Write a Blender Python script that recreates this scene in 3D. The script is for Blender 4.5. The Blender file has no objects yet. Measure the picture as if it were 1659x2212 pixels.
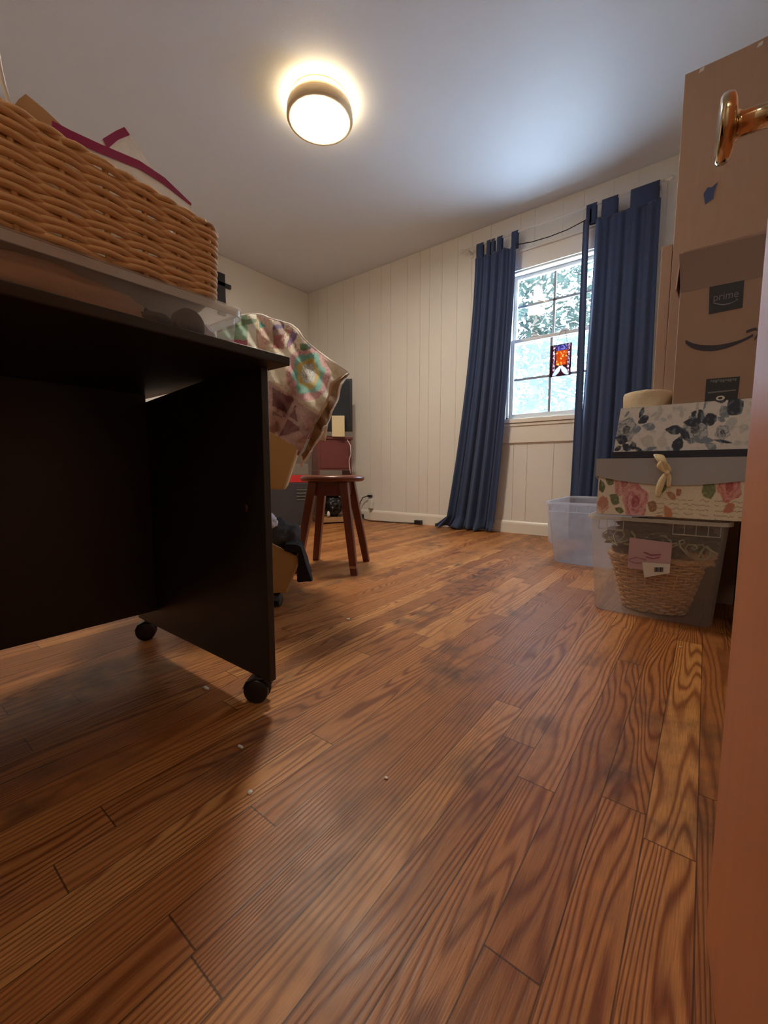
import bpy, bmesh, math, random
from mathutils import Vector, Matrix, noise
random.seed(7)
PI = math.pi
scn = bpy.context.scene
C = scn.collection

# ------------------------------------------------------------------ camera
H = 0.505
YAW = math.atan((1527 - 829.5) / math.hypot(901, 91))
PITCH = math.atan(91 / 901.0)
cam_d = bpy.data.cameras.new('camera')
cam = bpy.data.objects.new('camera', cam_d)
C.objects.link(cam)
cam.location = (0, 0, H)
cam.rotation_euler = (PI / 2 - PITCH, 0, YAW)
cam_d.sensor_fit = 'VERTICAL'
cam_d.sensor_height = 24
cam_d.lens = 901.0 / 2212 * 24
cam_d.clip_start = 0.01
scn.camera = cam

# ------------------------------------------------------------------ light and exposure
scn.view_settings.view_transform = 'Standard'
scn.view_settings.look = 'None'
scn.view_settings.gamma = 1
scn.view_settings.use_curve_mapping = False
scn.view_settings.exposure = 0.52
SKY = 17.0
SUN = 5.0
LAMP_DISC = 92.0
LAMP_BAND = 30.0
HALL_FILL = 4.0  # power of the unseen fill added behind the camera
w = bpy.data.worlds.new('sky'); scn.world = w
w.use_nodes = True
bgn = w.node_tree.nodes['Background']
bgn.inputs[0].default_value = (0.62, 0.81, 1.0, 1)
bgn.inputs[1].default_value = SKY

def area(name, loc, rot, sx, sy, power, col=(1, 1, 1), portal=False):
    l = bpy.data.lights.new(name, 'AREA'); l.shape = 'RECTANGLE'
    l.size = sx; l.size_y = sy; l.energy = power; l.color = col
    if portal: l.cycles.is_portal = True
    o = bpy.data.objects.new(name, l); C.objects.link(o)
    o.location = loc; o.rotation_euler = rot
    return o
area('window_portal', (-0.98, 3.36, 1.46), (PI / 2, 0, 0), 0.62, 1.12, 1, portal=True).rotation_euler = (-PI / 2, 0, 0)

sun_d = bpy.data.lights.new('sun', 'SUN'); sun_d.energy = SUN; sun_d.angle = 0.02; sun_d.color = (1.0, 0.96, 0.9)
sun_o = bpy.data.objects.new('sun', sun_d); C.objects.link(sun_o); sun_o.location = (0, -8, 12)
sun_o.rotation_euler = (math.radians(48), 0, math.radians(24))   # shines from behind the house onto the snow and the trees

# room constants
XL, XR, YB, YW, CZ = -3.575, 0.42, -0.30, 3.28, 2.425

# ------------------------------------------------------------------ materials
def rgb(r, g, b):
    f = lambda c: (c / 255 / 12.92) if c / 255 <= 0.04045 else ((c / 255 + 0.055) / 1.055) ** 2.4
    return (f(r), f(g), f(b), 1)

def mat(name, col, rough=0.6, var=0.12, vscale=18, bump=0.0, bscale=60, metal=0.0, spec=0.5, stretch=(1, 1, 1), sheen=0.0):
    m = bpy.data.materials.new(name); m.use_nodes = True
    nt = m.node_tree; N = nt.nodes; L = nt.links
    p = N['Principled BSDF']
    p.inputs['Roughness'].default_value = rough
    p.inputs['Metallic'].default_value = metal
    p.inputs['Specular IOR Level'].default_value = spec
    if sheen: p.inputs['Sheen Weight'].default_value = sheen
    tc = N.new('ShaderNodeTexCoord'); mp = N.new('ShaderNodeMapping')
    mp.inputs['Scale'].default_value = stretch
    L.new(tc.outputs['Object'], mp.inputs['Vector'])
    nz = N.new('ShaderNodeTexNoise'); nz.inputs['Scale'].default_value = vscale; nz.inputs['Detail'].default_value = 4
    L.new(mp.outputs[0], nz.inputs['Vector'])
    mx = N.new('ShaderNodeMix'); mx.data_type = 'RGBA'
    mx.inputs[6].default_value = tuple(c * (1 - var) for c in col[:3]) + (1,)
    mx.inputs[7].default_value = tuple(min(1, c * (1 + var)) for c in col[:3]) + (1,)
    L.new(nz.outputs['Fac'], mx.inputs[0]); L.new(mx.outputs[2], p.inputs['Base Color'])
    if bump:
        b = N.new('ShaderNodeBump'); b.inputs['Strength'].default_value = bump; b.inputs['Distance'].default_value = 0.004
        n2 = N.new('ShaderNodeTexNoise'); n2.inputs['Scale'].default_value = bscale; n2.inputs['Detail'].default_value = 3
        L.new(mp.outputs[0], n2.inputs['Vector']); L.new(n2.outputs['Fac'], b.inputs['Height'])
        L.new(b.outputs[0], p.inputs['Normal'])
    return m

def emis(name, col, s):
    m = bpy.data.materials.new(name); m.use_nodes = True
    nt = m.node_tree; nt.nodes.clear()
    e = nt.nodes.new('ShaderNodeEmission'); o = nt.nodes.new('ShaderNodeOutputMaterial')
    e.inputs[0].default_value = col; e.inputs[1].default_value = s
    nt.links.new(e.outputs[0], o.inputs[0])
    return m

def plastic(name, col, haze, rough=0.15):
    """thin see-through plastic: part transparent, part frosted, with a surface shine"""
    m = bpy.data.materials.new(name); m.use_nodes = True
    nt = m.node_tree; N = nt.nodes; L = nt.links; N.clear()
    o = N.new('ShaderNodeOutputMaterial'); t = N.new('ShaderNodeBsdfTransparent')
    d = N.new('ShaderNodeBsdfDiffuse'); tr = N.new('ShaderNodeBsdfTranslucent')
    g = N.new('ShaderNodeBsdfGlossy'); g.inputs['Roughness'].default_value = rough
    nz = N.new('ShaderNodeTexNoise'); nz.inputs['Scale'].default_value = 9
    mr = N.new('ShaderNodeMapRange'); mr.inputs[3].default_value = haze * 0.8; mr.inputs[4].default_value = haze * 1.2
    L.new(nz.outputs['Fac'], mr.inputs[0])
    for s in (d, tr): s.inputs['Color'].default_value = col
    t.inputs['Color'].default_value = tuple(0.93 + 0.07 * c for c in col[:3]) + (1,)
    m1 = N.new('ShaderNodeMixShader'); m1.inputs[0].default_value = 0.45
    L.new(d.outputs[0], m1.inputs[1]); L.new(tr.outputs[0], m1.inputs[2])
    m2 = N.new('ShaderNodeMixShader'); L.new(mr.outputs[0], m2.inputs[0])
    L.new(t.outputs[0], m2.inputs[1]); L.new(m1.outputs[0], m2.inputs[2])
    lw = N.new('ShaderNodeLayerWeight'); lw.inputs[0].default_value = 0.35
    pw = N.new('ShaderNodeMath'); pw.operation = 'POWER'; pw.inputs[1].default_value = 3.0; L.new(lw.outputs['Facing'], pw.inputs[0])
    fr = N.new('ShaderNodeMath'); fr.operation = 'MULTIPLY_ADD'; fr.inputs[1].default_value = 0.5; fr.inputs[2].default_value = 0.04; L.new(pw.outputs[0], fr.inputs[0])
    m3 = N.new('ShaderNodeMixShader'); L.new(fr.outputs[0], m3.inputs[0])
    L.new(m2.outputs[0], m3.inputs[1]); L.new(g.outputs[0], m3.inputs[2])
    L.new(m3.outputs[0], o.inputs[0])
    return m

def painted(name, rough=0.6, bump=0.0, bscale=300, sheen=0):
    """surface whose printed pattern is stored on the mesh as colours"""
    m = bpy.data.materials.new(name); m.use_nodes = True
    nt = m.node_tree; N = nt.nodes; L = nt.links; p = N['Principled BSDF']
    a = N.new('ShaderNodeVertexColor'); a.layer_name = 'print'
    nz = N.new('ShaderNodeTexNoise'); nz.inputs['Scale'].default_value = 120
    tc = N.new('ShaderNodeTexCoord'); L.new(tc.outputs['Object'], nz.inputs['Vector'])
    hs = N.new('ShaderNodeHueSaturation')
    mr = N.new('ShaderNodeMapRange'); mr.inputs[3].default_value = 0.88; mr.inputs[4].default_value = 1.1
    L.new(nz.outputs['Fac'], mr.inputs[0]); L.new(mr.outputs[0], hs.inputs['Value'])
    L.new(a.outputs['Color'], hs.inputs['Color']); L.new(hs.outputs[0], p.inputs['Base Color'])
    p.inputs['Roughness'].default_value = rough
    p.inputs['Sheen Weight'].default_value = sheen
    if bump:
        b = N.new('ShaderNodeBump'); b.inputs['Strength'].default_value = bump; b.inputs['Distance'].default_value = 0.003
        n2 = N.new('ShaderNodeTexNoise'); n2.inputs['Scale'].default_value = bscale
        L.new(tc.outputs['Object'], n2.inputs['Vector'])
        L.new(n2.outputs['Fac'], b.inputs['Height']); L.new(b.outputs[0], p.inputs['Normal'])
    return m

def floor_mat():
    m = bpy.data.materials.new('oak_strip_floor'); m.use_nodes = True
    nt = m.node_tree; N = nt.nodes; L = nt.links; p = N['Principled BSDF']
    def M(op, a, b=None, c=None):
        n = N.new('ShaderNodeMath'); n.operation = op
        for i, v in enumerate((a, b, c)):
            if v is None: continue
            if isinstance(v, (int, float)): n.inputs[i].default_value = v
            else: L.new(v, n.inputs[i])
        return n.outputs[0]
    tc = N.new('ShaderNodeTexCoord'); sp = N.new('ShaderNodeSeparateXYZ'); L.new(tc.outputs['Object'], sp.inputs[0])
    x, y = sp.outputs[0], sp.outputs[1]
    u = M('MULTIPLY', M('ADD', x, 0.039), 1 / 0.0595)
    bi = M('FLOOR', u); fu = M('FRACT', u)
    wn = N.new('ShaderNodeTexWhiteNoise'); wn.noise_dimensions = '1D'; L.new(bi, wn.inputs['W'])
    v = M('ADD', M('MULTIPLY', y, 1 / 0.85), M('MULTIPLY', wn.outputs['Value'], 7.3))
    vi = M('FLOOR', v); fv = M('FRACT', v)
    cb = N.new('ShaderNodeCombineXYZ'); L.new(bi, cb.inputs[0]); L.new(vi, cb.inputs[1])
    w2 = N.new('ShaderNodeTexWhiteNoise'); w2.noise_dimensions = '3D'; L.new(cb.outputs[0], w2.inputs['Vector'])
    rid = w2.outputs['Value']
    sr = N.new('ShaderNodeSeparateColor'); L.new(w2.outputs['Color'], sr.inputs[0])
    # cathedral grain: stretched rings, a different piece of log for every board
    g = N.new('ShaderNodeCombineXYZ')
    L.new(M('ADD', M('MULTIPLY', M('SUBTRACT', fu, sr.outputs[0]), 0.055), M('MULTIPLY', rid, 31.0)), g.inputs[0])
    L.new(M('MULTIPLY', M('SUBTRACT', y, M('MULTIPLY', sr.outputs[1], 0.0)), 0.10), g.inputs[1])
    L.new(M('MULTIPLY', rid, 13.0), g.inputs[2])
    n0 = N.new('ShaderNodeTexNoise'); n0.inputs['Scale'].default_value = 11; n0.inputs['Detail'].default_value = 2; n0.inputs['Roughness'].default_value = 0.45
    L.new(g.outputs[0], n0.inputs['Vector'])
    acro = M('MULTIPLY', M('SUBTRACT', fu, 0.5), M('MULTIPLY_ADD', sr.outputs[2], 14.0, 3.0))
    ph = M('ADD', M('MULTIPLY', n0.outputs['Fac'], M('MULTIPLY_ADD', sr.outputs[0], 34.0, 18.0)), acro)
    wav = M('MULTIPLY_ADD', M('SINE', M('MULTIPLY', ph, 3.0)), 0.5, 0.5)
    ring = M('POWER', wav, 2.2)
    # fine pores
    g2 = N.new('ShaderNodeCombineXYZ'); L.new(M('MULTIPLY', x, 620.0), g2.inputs[0]); L.new(M('MULTIPLY', y, 26.0), g2.inputs[1]); L.new(bi, g2.inputs[2])
    n1 = N.new('ShaderNodeTexNoise'); n1.inputs['Scale'].default_value = 1.0; n1.inputs['Detail'].default_value = 3
    L.new(g2.outputs[0], n1.inputs['Vector'])
    pore = M('SUBTRACT', n1.outputs['Fac'], 0.5)
    # board tone
    ramp = N.new('ShaderNodeValToRGB'); cr = ramp.color_ramp
    cr.elements[0].position = 0; cr.elements[0].color = rgb(160, 100, 54)
    cr.elements[1].position = 1; cr.elements[1].color = rgb(204, 142, 82)
    e = cr.elements.new(0.5); e.color = rgb(184, 119, 65)
    L.new(sr.outputs[1], ramp.inputs[0])
    dk = N.new('ShaderNodeMix'); dk.data_type = 'RGBA'; dk.blend_type = 'MULTIPLY'
    L.new(M('MULTIPLY', ring, M('MULTIPLY_ADD', sr.outputs[0], 0.35, 0.52)), dk.inputs[0])
    L.new(ramp.outputs[0], dk.inputs[6]); dk.inputs[7].default_value = rgb(158, 118, 94)
    hs = N.new('ShaderNodeHueSaturation'); L.new(dk.outputs[2], hs.inputs['Color'])
    L.new(M('MULTIPLY_ADD', pore, 1.1, 1.0), hs.inputs['Value'])
    # worn grey and black stains
    n3 = N.new('ShaderNodeTexNoise'); n3.inputs['Scale'].default_value = 2.2; n3.inputs['Detail'].default_value = 6; n3.inputs['Roughness'].default_value = 0.62
    mp = N.new('ShaderNodeMapping'); mp.inputs['Scale'].default_value = (1.9, 0.9, 1); mp.inputs['Location'].default_value = (3.1, 0.4, 0)
    L.new(tc.outputs['Object'], mp.inputs[0]); L.new(mp.outputs[0], n3.inputs['Vector'])
    mr = N.new('ShaderNodeMapRange'); mr.inputs[1].default_value = 0.50; mr.inputs[2].default_value = 0.66; mr.inputs[4].default_value = 0.75
    L.new(n3.outputs['Fac'], mr.inputs[0])
    n4 = N.new('ShaderNodeTexNoise'); n4.inputs['Scale'].default_value = 14; n4.inputs['Detail'].default_value = 5
    L.new(tc.outputs['Object'], n4.inputs['Vector'])
    mr4 = N.new('ShaderNodeMapRange'); mr4.inputs[1].default_value = 0.38; mr4.inputs[2].default_value = 0.58
    L.new(n4.outputs['Fac'], mr4.inputs[0])
    st = M('MULTIPLY', mr.outputs[0], mr4.outputs[0])
    sm = N.new('ShaderNodeMix'); sm.data_type = 'RGBA'; L.new(st, sm.inputs[0])
    L.new(hs.outputs[0], sm.inputs[6]); sm.inputs[7].default_value = rgb(70, 50, 42)
    # seams and butt joints
    eu = M('MINIMUM', fu, M('SUBTRACT', 1.0, fu)); ev = M('MINIMUM', fv, M('SUBTRACT', 1.0, fv))
    s1 = M('LESS_THAN', eu, 0.014); s2 = M('LESS_THAN', ev, 0.0012)
    seam = M('MAXIMUM', s1, s2)
    fm = N.new('ShaderNodeMix'); fm.data_type = 'RGBA'; L.new(M('MULTIPLY', seam, 0.72), fm.inputs[0])
    L.new(sm.outputs[2], fm.inputs[6]); fm.inputs[7].default_value = rgb(45, 25, 14)
    L.new(fm.outputs[2], p.inputs['Base Color'])
    L.new(M('MULTIPLY_ADD', n4.outputs['Fac'], 0.22, 0.30), p.inputs['Roughness'])
    p.inputs['Specular IOR Level'].default_value = 0.42
    bp = N.new('ShaderNodeBump'); bp.inputs['Strength'].default_value = 0.35; bp.inputs['Distance'].default_value = 0.0012
    L.new(M('SUBTRACT', M('MULTIPLY', pore, 0.5), M('ADD', M('MULTIPLY', ring, 0.35), M('MULTIPLY', seam, 1.5))), bp.inputs['Height'])
    L.new(bp.outputs[0], p.inputs['Normal'])
    return m

MT = {}
MT['floor'] = floor_mat()
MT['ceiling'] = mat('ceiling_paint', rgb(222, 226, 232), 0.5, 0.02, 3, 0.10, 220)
MT['wall'] = mat('wall_paint', rgb(234, 228, 218), 0.45, 0.04, 2.5, 0.06, 160)
MT['trim'] = mat('trim_paint', rgb(240, 232, 218), 0.35, 0.04, 4, 0.03, 90)
MT['vinyl'] = mat('window_vinyl', rgb(214, 212, 208), 0.35, 0.03, 6)
MT['muntin'] = mat('muntin_paint', rgb(120, 125, 132), 0.4, 0.05, 6)
MT['desk'] = mat('black_brown_laminate', rgb(42, 36, 32), 0.42, 0.15, 9, 0.05, 200, stretch=(1, 6, 6))
MT['black_plastic'] = mat('black_plastic', rgb(30, 28, 30), 0.35, 0.1, 12)
MT['grey_plastic'] = mat('dark_grey_plastic', rgb(72, 72, 76), 0.35, 0.1, 12)
MT['wicker'] = mat('honey_wicker', rgb(214, 172, 122), 0.5, 0.28, 45, 0.2, 200, stretch=(1, 1, 4))
MT['wicker_pale'] = mat('pale_wicker', rgb(206, 160, 112), 0.5, 0.22, 45)
MT['navy'] = mat('navy_curtain_cloth', rgb(50, 66, 100), 0.85, 0.12, 30, 0.25, 500, sheen=0.2)
MT['card'] = mat('cardboard', rgb(180, 148, 128), 0.75, 0.07, 10, 0.05, 60, stretch=(6, 6, 1))
MT['card2'] = mat('cardboard_grey_brown', rgb(174, 145, 128), 0.75, 0.06, 8, 0.05, 60)
MT['card_tape'] = mat('paper_tape', rgb(150, 124, 116), 0.6, 0.05, 8)
MT['blue_tape'] = mat('blue_painter_tape', rgb(70, 84, 130), 0.6, 0.1, 60)
MT['ink'] = mat('printed_ink', rgb(64, 62, 78), 0.6, 0.06, 40)
MT['label_dark'] = mat('dark_label_ink', rgb(58, 62, 72), 0.55, 0.1, 60)
MT['label_grey'] = mat('pale_label_ink', rgb(126, 130, 138), 0.6, 0.1, 60)
MT['door'] = mat('orange_stained_door', rgb(196, 120, 76), 0.42, 0.12, 5, 0.05, 60, stretch=(8, 8, 0.7))
MT['brass'] = mat('polished_brass', rgb(214, 192, 156), 0.12, 0.05, 20, metal=1.0)
MT['stool'] = mat('cherry_wood', rgb(110, 56, 40), 0.3, 0.2, 8, 0.05, 60, stretch=(4, 4, 1))
MT['redbrown'] = mat('red_brown_wood', rgb(112, 58, 54), 0.45, 0.2, 6, 0.05, 60, stretch=(1, 1, 5))
MT['tan'] = mat('tan_board', rgb(190, 148, 88), 0.6, 0.06, 6)
MT['tan_edge'] = mat('tan_board_edge', rgb(214, 186, 140), 0.6, 0.06, 6)
MT['darkcab'] = mat('dark_grey_cabinet', rgb(62, 58, 62), 0.6, 0.1, 10)
MT['screen'] = mat('black_screen', rgb(32, 36, 46), 0.25, 0.1, 5)
MT['cream'] = mat('cream_card', rgb(224, 204, 160), 0.6, 0.04, 8)
MT['red'] = mat('red_plastic', rgb(206, 50, 48), 0.45, 0.06, 8)
MT['white'] = mat('white_plastic', rgb(226, 222, 214), 0.45, 0.04, 8)
MT['wool'] = mat('cream_wool', rgb(216, 196, 164), 0.95, 0.1, 80, 0.6, 300)
MT['grey_lid'] = mat('grey_paper_lid', rgb(172, 172, 178), 0.7, 0.05, 12)
MT['navy_paper'] = mat('navy_paper_rim', rgb(48, 52, 68), 0.6, 0.1, 20)
MT['ribbon'] = mat('cream_satin_ribbon', rgb(226, 206, 164), 0.3, 0.1, 30)
MT['plastic'] = plastic('clear_plastic', (0.88, 0.86, 0.84, 1), 0.25)
MT['plastic_rim'] = plastic('clear_plastic_rim', (0.86, 0.84, 0.80, 1), 0.55, 0.1)
MT['plastic_blue'] = plastic('clear_bluish_plastic', (0.80, 0.84, 0.95, 1), 0.42)
MT['plastic_blue_rim'] = plastic('clear_bluish_rim', (0.84, 0.88, 0.98, 1), 0.6, 0.1)
MT['zip_plastic'] = plastic('zip_bag_film', (0.84, 0.80, 0.76, 1), 0.42)
MT['magenta'] = mat('magenta_zip', rgb(160, 52, 110), 0.4, 0.1, 60)
MT['kraft'] = mat('kraft_paper', rgb(196, 158, 112), 0.7, 0.08, 20)
MT['tan_cloth'] = mat('tan_cloth', rgb(206, 164, 128), 0.9, 0.12, 25, 0.3, 200)
MT['grey_cloth'] = mat('charcoal_cloth', rgb(66, 64, 66), 0.9, 0.15, 25, 0.3, 200)
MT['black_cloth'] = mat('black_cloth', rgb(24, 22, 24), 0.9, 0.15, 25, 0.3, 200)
MT['white_cloth'] = mat('white_cloth', rgb(222, 222, 232), 0.9, 0.05, 25, 0.3, 200)
MT['green_leaf'] = mat('dark_green_leaf', rgb(62, 76, 62), 0.7, 0.3, 60)
MT['purple_grey'] = mat('dusty_cloth', rgb(110, 100, 108), 0.9, 0.3, 60)
MT['pine'] = mat('evergreen_needles', rgb(48, 62, 52), 0.8, 0.3, 6)
MT['snow'] = mat('snow', rgb(236, 240, 246), 0.8, 0.02, 4)
MT['bark'] = mat('grey_bark', rgb(96, 84, 74), 0.9, 0.2, 12)
MT['black_wood'] = mat('black_painted_wood', rgb(48, 48, 56), 0.6, 0.1, 20)
MT['bronze'] = mat('brown_lamp_ring', rgb(232, 204, 162), 0.45, 0.2, 14, stretch=(1, 1, 8))
MT['underside'] = mat('brown_quilt_backing', rgb(150, 116, 82), 0.95, 0.25, 60, 0.4, 300)
MT['binding'] = mat('white_quilt_binding', rgb(240, 230, 222), 0.9, 0.05, 60)
MT['quilt'] = painted('printed_patchwork', 0.95, 0.5, 180, 0.2)
MT['paper_print'] = painted('printed_paper', 0.5)
MT['glass_print'] = painted('stained_glass', 0.2)
MT['pinkcard'] = mat('pinkish_label_card', rgb(196, 164, 172), 0.5, 0.05, 20)
MT['pinkink'] = mat('pink_label_ink', rgb(160, 84, 110), 0.5, 0.1, 40)

def glass_mat():
    m = bpy.data.materials.new('window_glass'); m.use_nodes = True
    nt = m.node_tree; N = nt.nodes; L = nt.links; N.clear()
    o = N.new('ShaderNodeOutputMaterial'); t = N.new('ShaderNodeBsdfTransparent'); g = N.new('ShaderNodeBsdfGlossy')
    g.inputs['Roughness'].default_value = 0.02
    nz = N.new('ShaderNodeTexNoise'); nz.inputs['Scale'].default_value = 3
    b = N.new('ShaderNodeBump'); b.inputs['Strength'].default_value = 0.02; L.new(nz.outputs['Fac'], b.inputs['Height']); L.new(b.outputs[0], g.inputs['Normal'])
    lw = N.new('ShaderNodeLayerWeight'); lw.inputs[0].default_value = 0.3
    pw = N.new('ShaderNodeMath'); pw.operation = 'POWER'; pw.inputs[1].default_value = 4.0; L.new(lw.outputs['Facing'], pw.inputs[0])
    fr = N.new('ShaderNodeMath'); fr.operation = 'MULTIPLY_ADD'; fr.inputs[1].default_value = 0.6; fr.inputs[2].default_value = 0.04; L.new(pw.outputs[0], fr.inputs[0])
    mx = N.new('ShaderNodeMixShader'); L.new(fr.outputs[0], mx.inputs[0]); L.new(t.outputs[0], mx.inputs[1]); L.new(g.outputs[0], mx.inputs[2])
    L.new(mx.outputs[0], o.inputs[0]); return m
MT['glass'] = glass_mat()
MT['screen_mesh'] = plastic('insect_screen', (0.50, 0.60, 0.70, 1), 0.10, 0.9)

# ------------------------------------------------------------------ helpers
class MB:
    def __init__(s): s.v = []; s.f = []; s.col = None
    def add(s, vs, fs):
        o = len(s.v); s.v += [tuple(p) for p in vs]; s.f += [tuple(i + o for i in f) for f in fs]; return s
    def box(s, x0, x1, y0, y1, z0, z1):
        v = [(x, y, z) for x in (x0, x1) for y in (y0, y1) for z in (z0, z1)]
        return s.add(v, [(0, 1, 3, 2), (4, 6, 7, 5), (0, 4, 5, 1), (2, 3, 7, 6), (0, 2, 6, 4), (1, 5, 7, 3)])
    def obox(s, c, ux, uy, uz, hx, hy, hz):
        c = Vector(c); v = [c + Vector(ux) * a * hx + Vector(uy) * b * hy + Vector(uz) * d * hz for a in (-1, 1) for b in (-1, 1) for d in (-1, 1)]
        return s.add(v, [(0, 1, 3, 2), (4, 6, 7, 5), (0, 4, 5, 1), (2, 3, 7, 6), (0, 2, 6, 4), (1, 5, 7, 3)])
    def hexa(s, b, t):
        """b, t: four bottom and four top corners in ring order"""
        return s.add(list(b) + list(t), [(3, 2, 1, 0), (4, 5, 6, 7)] + [(i, (i + 1) % 4, 4 + (i + 1) % 4, 4 + i) for i in range(4)])
    def tube(s, pts, r, n=8, closed=False, cap=True):
        pts = [Vector(p) for p in pts]; m = len(pts); rs = r if isinstance(r, (list, tuple)) else [r] * m
        vs = []; fs = []; up = None
        for i, p in enumerate(pts):
            a = pts[(i - 1) % m] if (closed or i > 0) else p; b = pts[(i + 1) % m] if (closed or i < m - 1) else p
            t = (b - a)
            t = t.normalized() if t.length > 1e-9 else Vector((0, 0, 1))
            if up is None:
                up = Vector((0, 0, 1)) if abs(t.z) < 0.9 else Vector((1, 0, 0))
            q = (up - t * up.dot(t))
            if q.length < 1e-6: q = Vector((1, 0, 0)) - t * t.x
            q.normalize(); up = q; e = t.cross(q)
            for k in range(n):
                an = 2 * PI * k / n; vs.append(p + (q * math.cos(an) + e * math.sin(an)) * rs[i])
        for i in range(m if closed else m - 1):
            j = (i + 1) % m
            for k in range(n):
                l = (k + 1) % n; fs.append((i * n + k, i * n + l, j * n + l, j * n + k))
        if cap and not closed: fs.append(tuple(range(n))[::-1]); fs.append(tuple((m - 1) * n + k for k in range(n)))
        return s.add(vs, fs)
    def lathe(s, prof, n=32, mtx=None):
        """prof: list of (r, z); turned about z"""
        vs = []; fs = []; m = len(prof)
        for r, z in prof:
            for k in range(n):
                a = 2 * PI * k / n; p = Vector((r * math.cos(a), r * math.sin(a), z)); vs.append(mtx @ p if mtx else p)
        for i in range(m - 1):
            for k in range(n):
                l = (k + 1) % n; fs.append((i * n + k, i * n + l, (i + 1) * n + l, (i + 1) * n + k))
        if prof[0][0] > 1e-6: fs.append(tuple(range(n))[::-1])
        if prof[-1][0] > 1e-6: fs.append(tuple((m - 1) * n + k for k in range(n)))
        return s.add(vs, fs)
    def prism(s, poly, axis, a, b):
        """poly: 2-D points; axis 'x','y','z'; extruded from a to b"""
        def P(p, t):
            return (t, p[0], p[1]) if axis == 'x' else (p[0], t, p[1]) if axis == 'y' else (p[0], p[1], t)
        n = len(poly)
        return s.add([P(p, a) for p in poly] + [P(p, b) for p in poly],
                     [tuple(range(n))[::-1], tuple(range(n, 2 * n))] + [(i, (i + 1) % n, n + (i + 1) % n, n + i) for i in range(n)])
    def grid(s, fn, nu, nv):
        vs = [fn(i / nu, j / nv) for j in range(nv + 1) for i in range(nu + 1)]
        fs = [(j * (nu + 1) + i, j * (nu + 1) + i + 1, (j + 1) * (nu + 1) + i + 1, (j + 1) * (nu + 1) + i) for j in range(nv) for i in range(nu)]
        return s.add(vs, fs)
    def build(s, name, m, parent=None, smooth=False, bevel=0, origin=None, solid=0, seg=2, sub=0):
        me = bpy.data.meshes.new(name)
        o0 = Vector(origin) if origin is not None else Vector((0, 0, 0))
        if parent is not None and origin is None: o0 = parent.matrix_world.translation.copy() if False else Vector(parent.get('_o', (0, 0, 0)))
        me.from_pydata([tuple(Vector(p) - o0) for p in s.v], [], s.f)
        bm = bmesh.new(); bm.from_mesh(me); bmesh.ops.recalc_face_normals(bm, faces=bm.faces); bm.to_mesh(me); bm.free()
        me.materials.append(m if not isinstance(m, str) else MT[m])
        if smooth: me.polygons.foreach_set('use_smooth', [True] * len(me.polygons))
        o = bpy.data.objects.new(name, me); C.objects.link(o)
        if parent is not None:
            o.parent = parent; o['_o'] = tuple(o0)
        else:
            o.location = o0; o['_o'] = tuple(o0)
        if s.col is not None:
            ca = me.color_attributes.new('print', 'FLOAT_COLOR', 'POINT')
            ca.data.foreach_set('color', [c for q in s.col for c in q])
        if solid:
            md = o.modifiers.new('thick', 'SOLIDIFY'); md.thickness = solid; md.offset = 0
        if sub:
            md = o.modifiers.new('sub', 'SUBSURF'); md.levels = sub; md.render_levels = sub
        if bevel:
            md = o.modifiers.new('bevel', 'BEVEL'); md.width = bevel; md.segments = seg; md.limit_method = 'ANGLE'; md.angle_limit = math.radians(40)
            for pl in me.polygons: pl.use_smooth = True
            wn = o.modifiers.new('wn', 'WEIGHTED_NORMAL'); wn.keep_sharp = True
        return o

def tag(o, label, cat, group=None):
    o['label'] = label; o['category'] = cat
    if group: o['group'] = group
    return o
def thing(name, label, cat, loc, group=None):
    o = bpy.data.objects.new(name, None); C.objects.link(o); o.location = loc; o['_o'] = tuple(loc)
    o.empty_display_size = 0.05
    return tag(o, label, cat, group)
def struct(o):
    o['kind'] = 'structure'; return o
def rrect(x0, x1, y0, y1, r, n=6):
    pts = []
    for cx, cy, a0 in ((x1 - r, y1 - r, 0), (x0 + r, y1 - r, 90), (x0 + r, y0 + r, 180), (x1 - r, y0 + r, 270)):
        for k in range(n + 1):
            a = math.radians(a0 + 90 * k / n); pts.append((cx + r * math.cos(a), cy + r * math.sin(a)))
    return pts
def resample(pts, n):
    P = [Vector(p + (0,)) if len(p) == 2 else Vector(p) for p in pts]; P.append(P[0])
    d = [0]
    for a, b in zip(P, P[1:]): d.append(d[-1] + (b - a).length)
    out = []; j = 0
    for i in range(n):
        t = d[-1] * i / n
        while d[j + 1] < t: j += 1
        f = (t - d[j]) / max(1e-9, d[j + 1] - d[j]); out.append(P[j].lerp(P[j + 1], f))
    return out
def blob(c, r, amp=0.25, sc=6.0, n=3, seed=0, flat=1.0):
    bm = bmesh.new(); bmesh.ops.create_icosphere(bm, subdivisions=n, radius=1)
    vs = []
    for v in bm.verts:
        k = 1 + amp * noise.noise(Vector(v.co) * sc * 0.4 + Vector((seed * 7.1, seed * 3.3, 0))) + amp * 0.5 * noise.noise(Vector(v.co) * sc + Vector((seed, 0, 0)))
        vs.append(Vector((c[0] + v.co.x * r[0] * k, c[1] + v.co.y * r[1] * k, c[2] + v.co.z * r[2] * k)))
    fs = [[v.index for v in f.verts] for f in bm.faces]; bm.free()
    return vs, fs

from math import sin, cos
_fh = Vector((-sin(YAW), cos(YAW), 0)); _F = _fh * cos(PITCH) - Vector((0, 0, 1)) * sin(PITCH); _R = Vector((cos(YAW), sin(YAW), 0)); _U = _R.cross(_F)
def at(x, y, Y):
    """measuring aid: the point of the photo at depth Y, used to size things once"""
    d = _F + _R * (x - 829.5) / 901 - _U * (y - 1106) / 901
    return Vector((0, 0, H)) + d * (Y / d.y)

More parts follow.
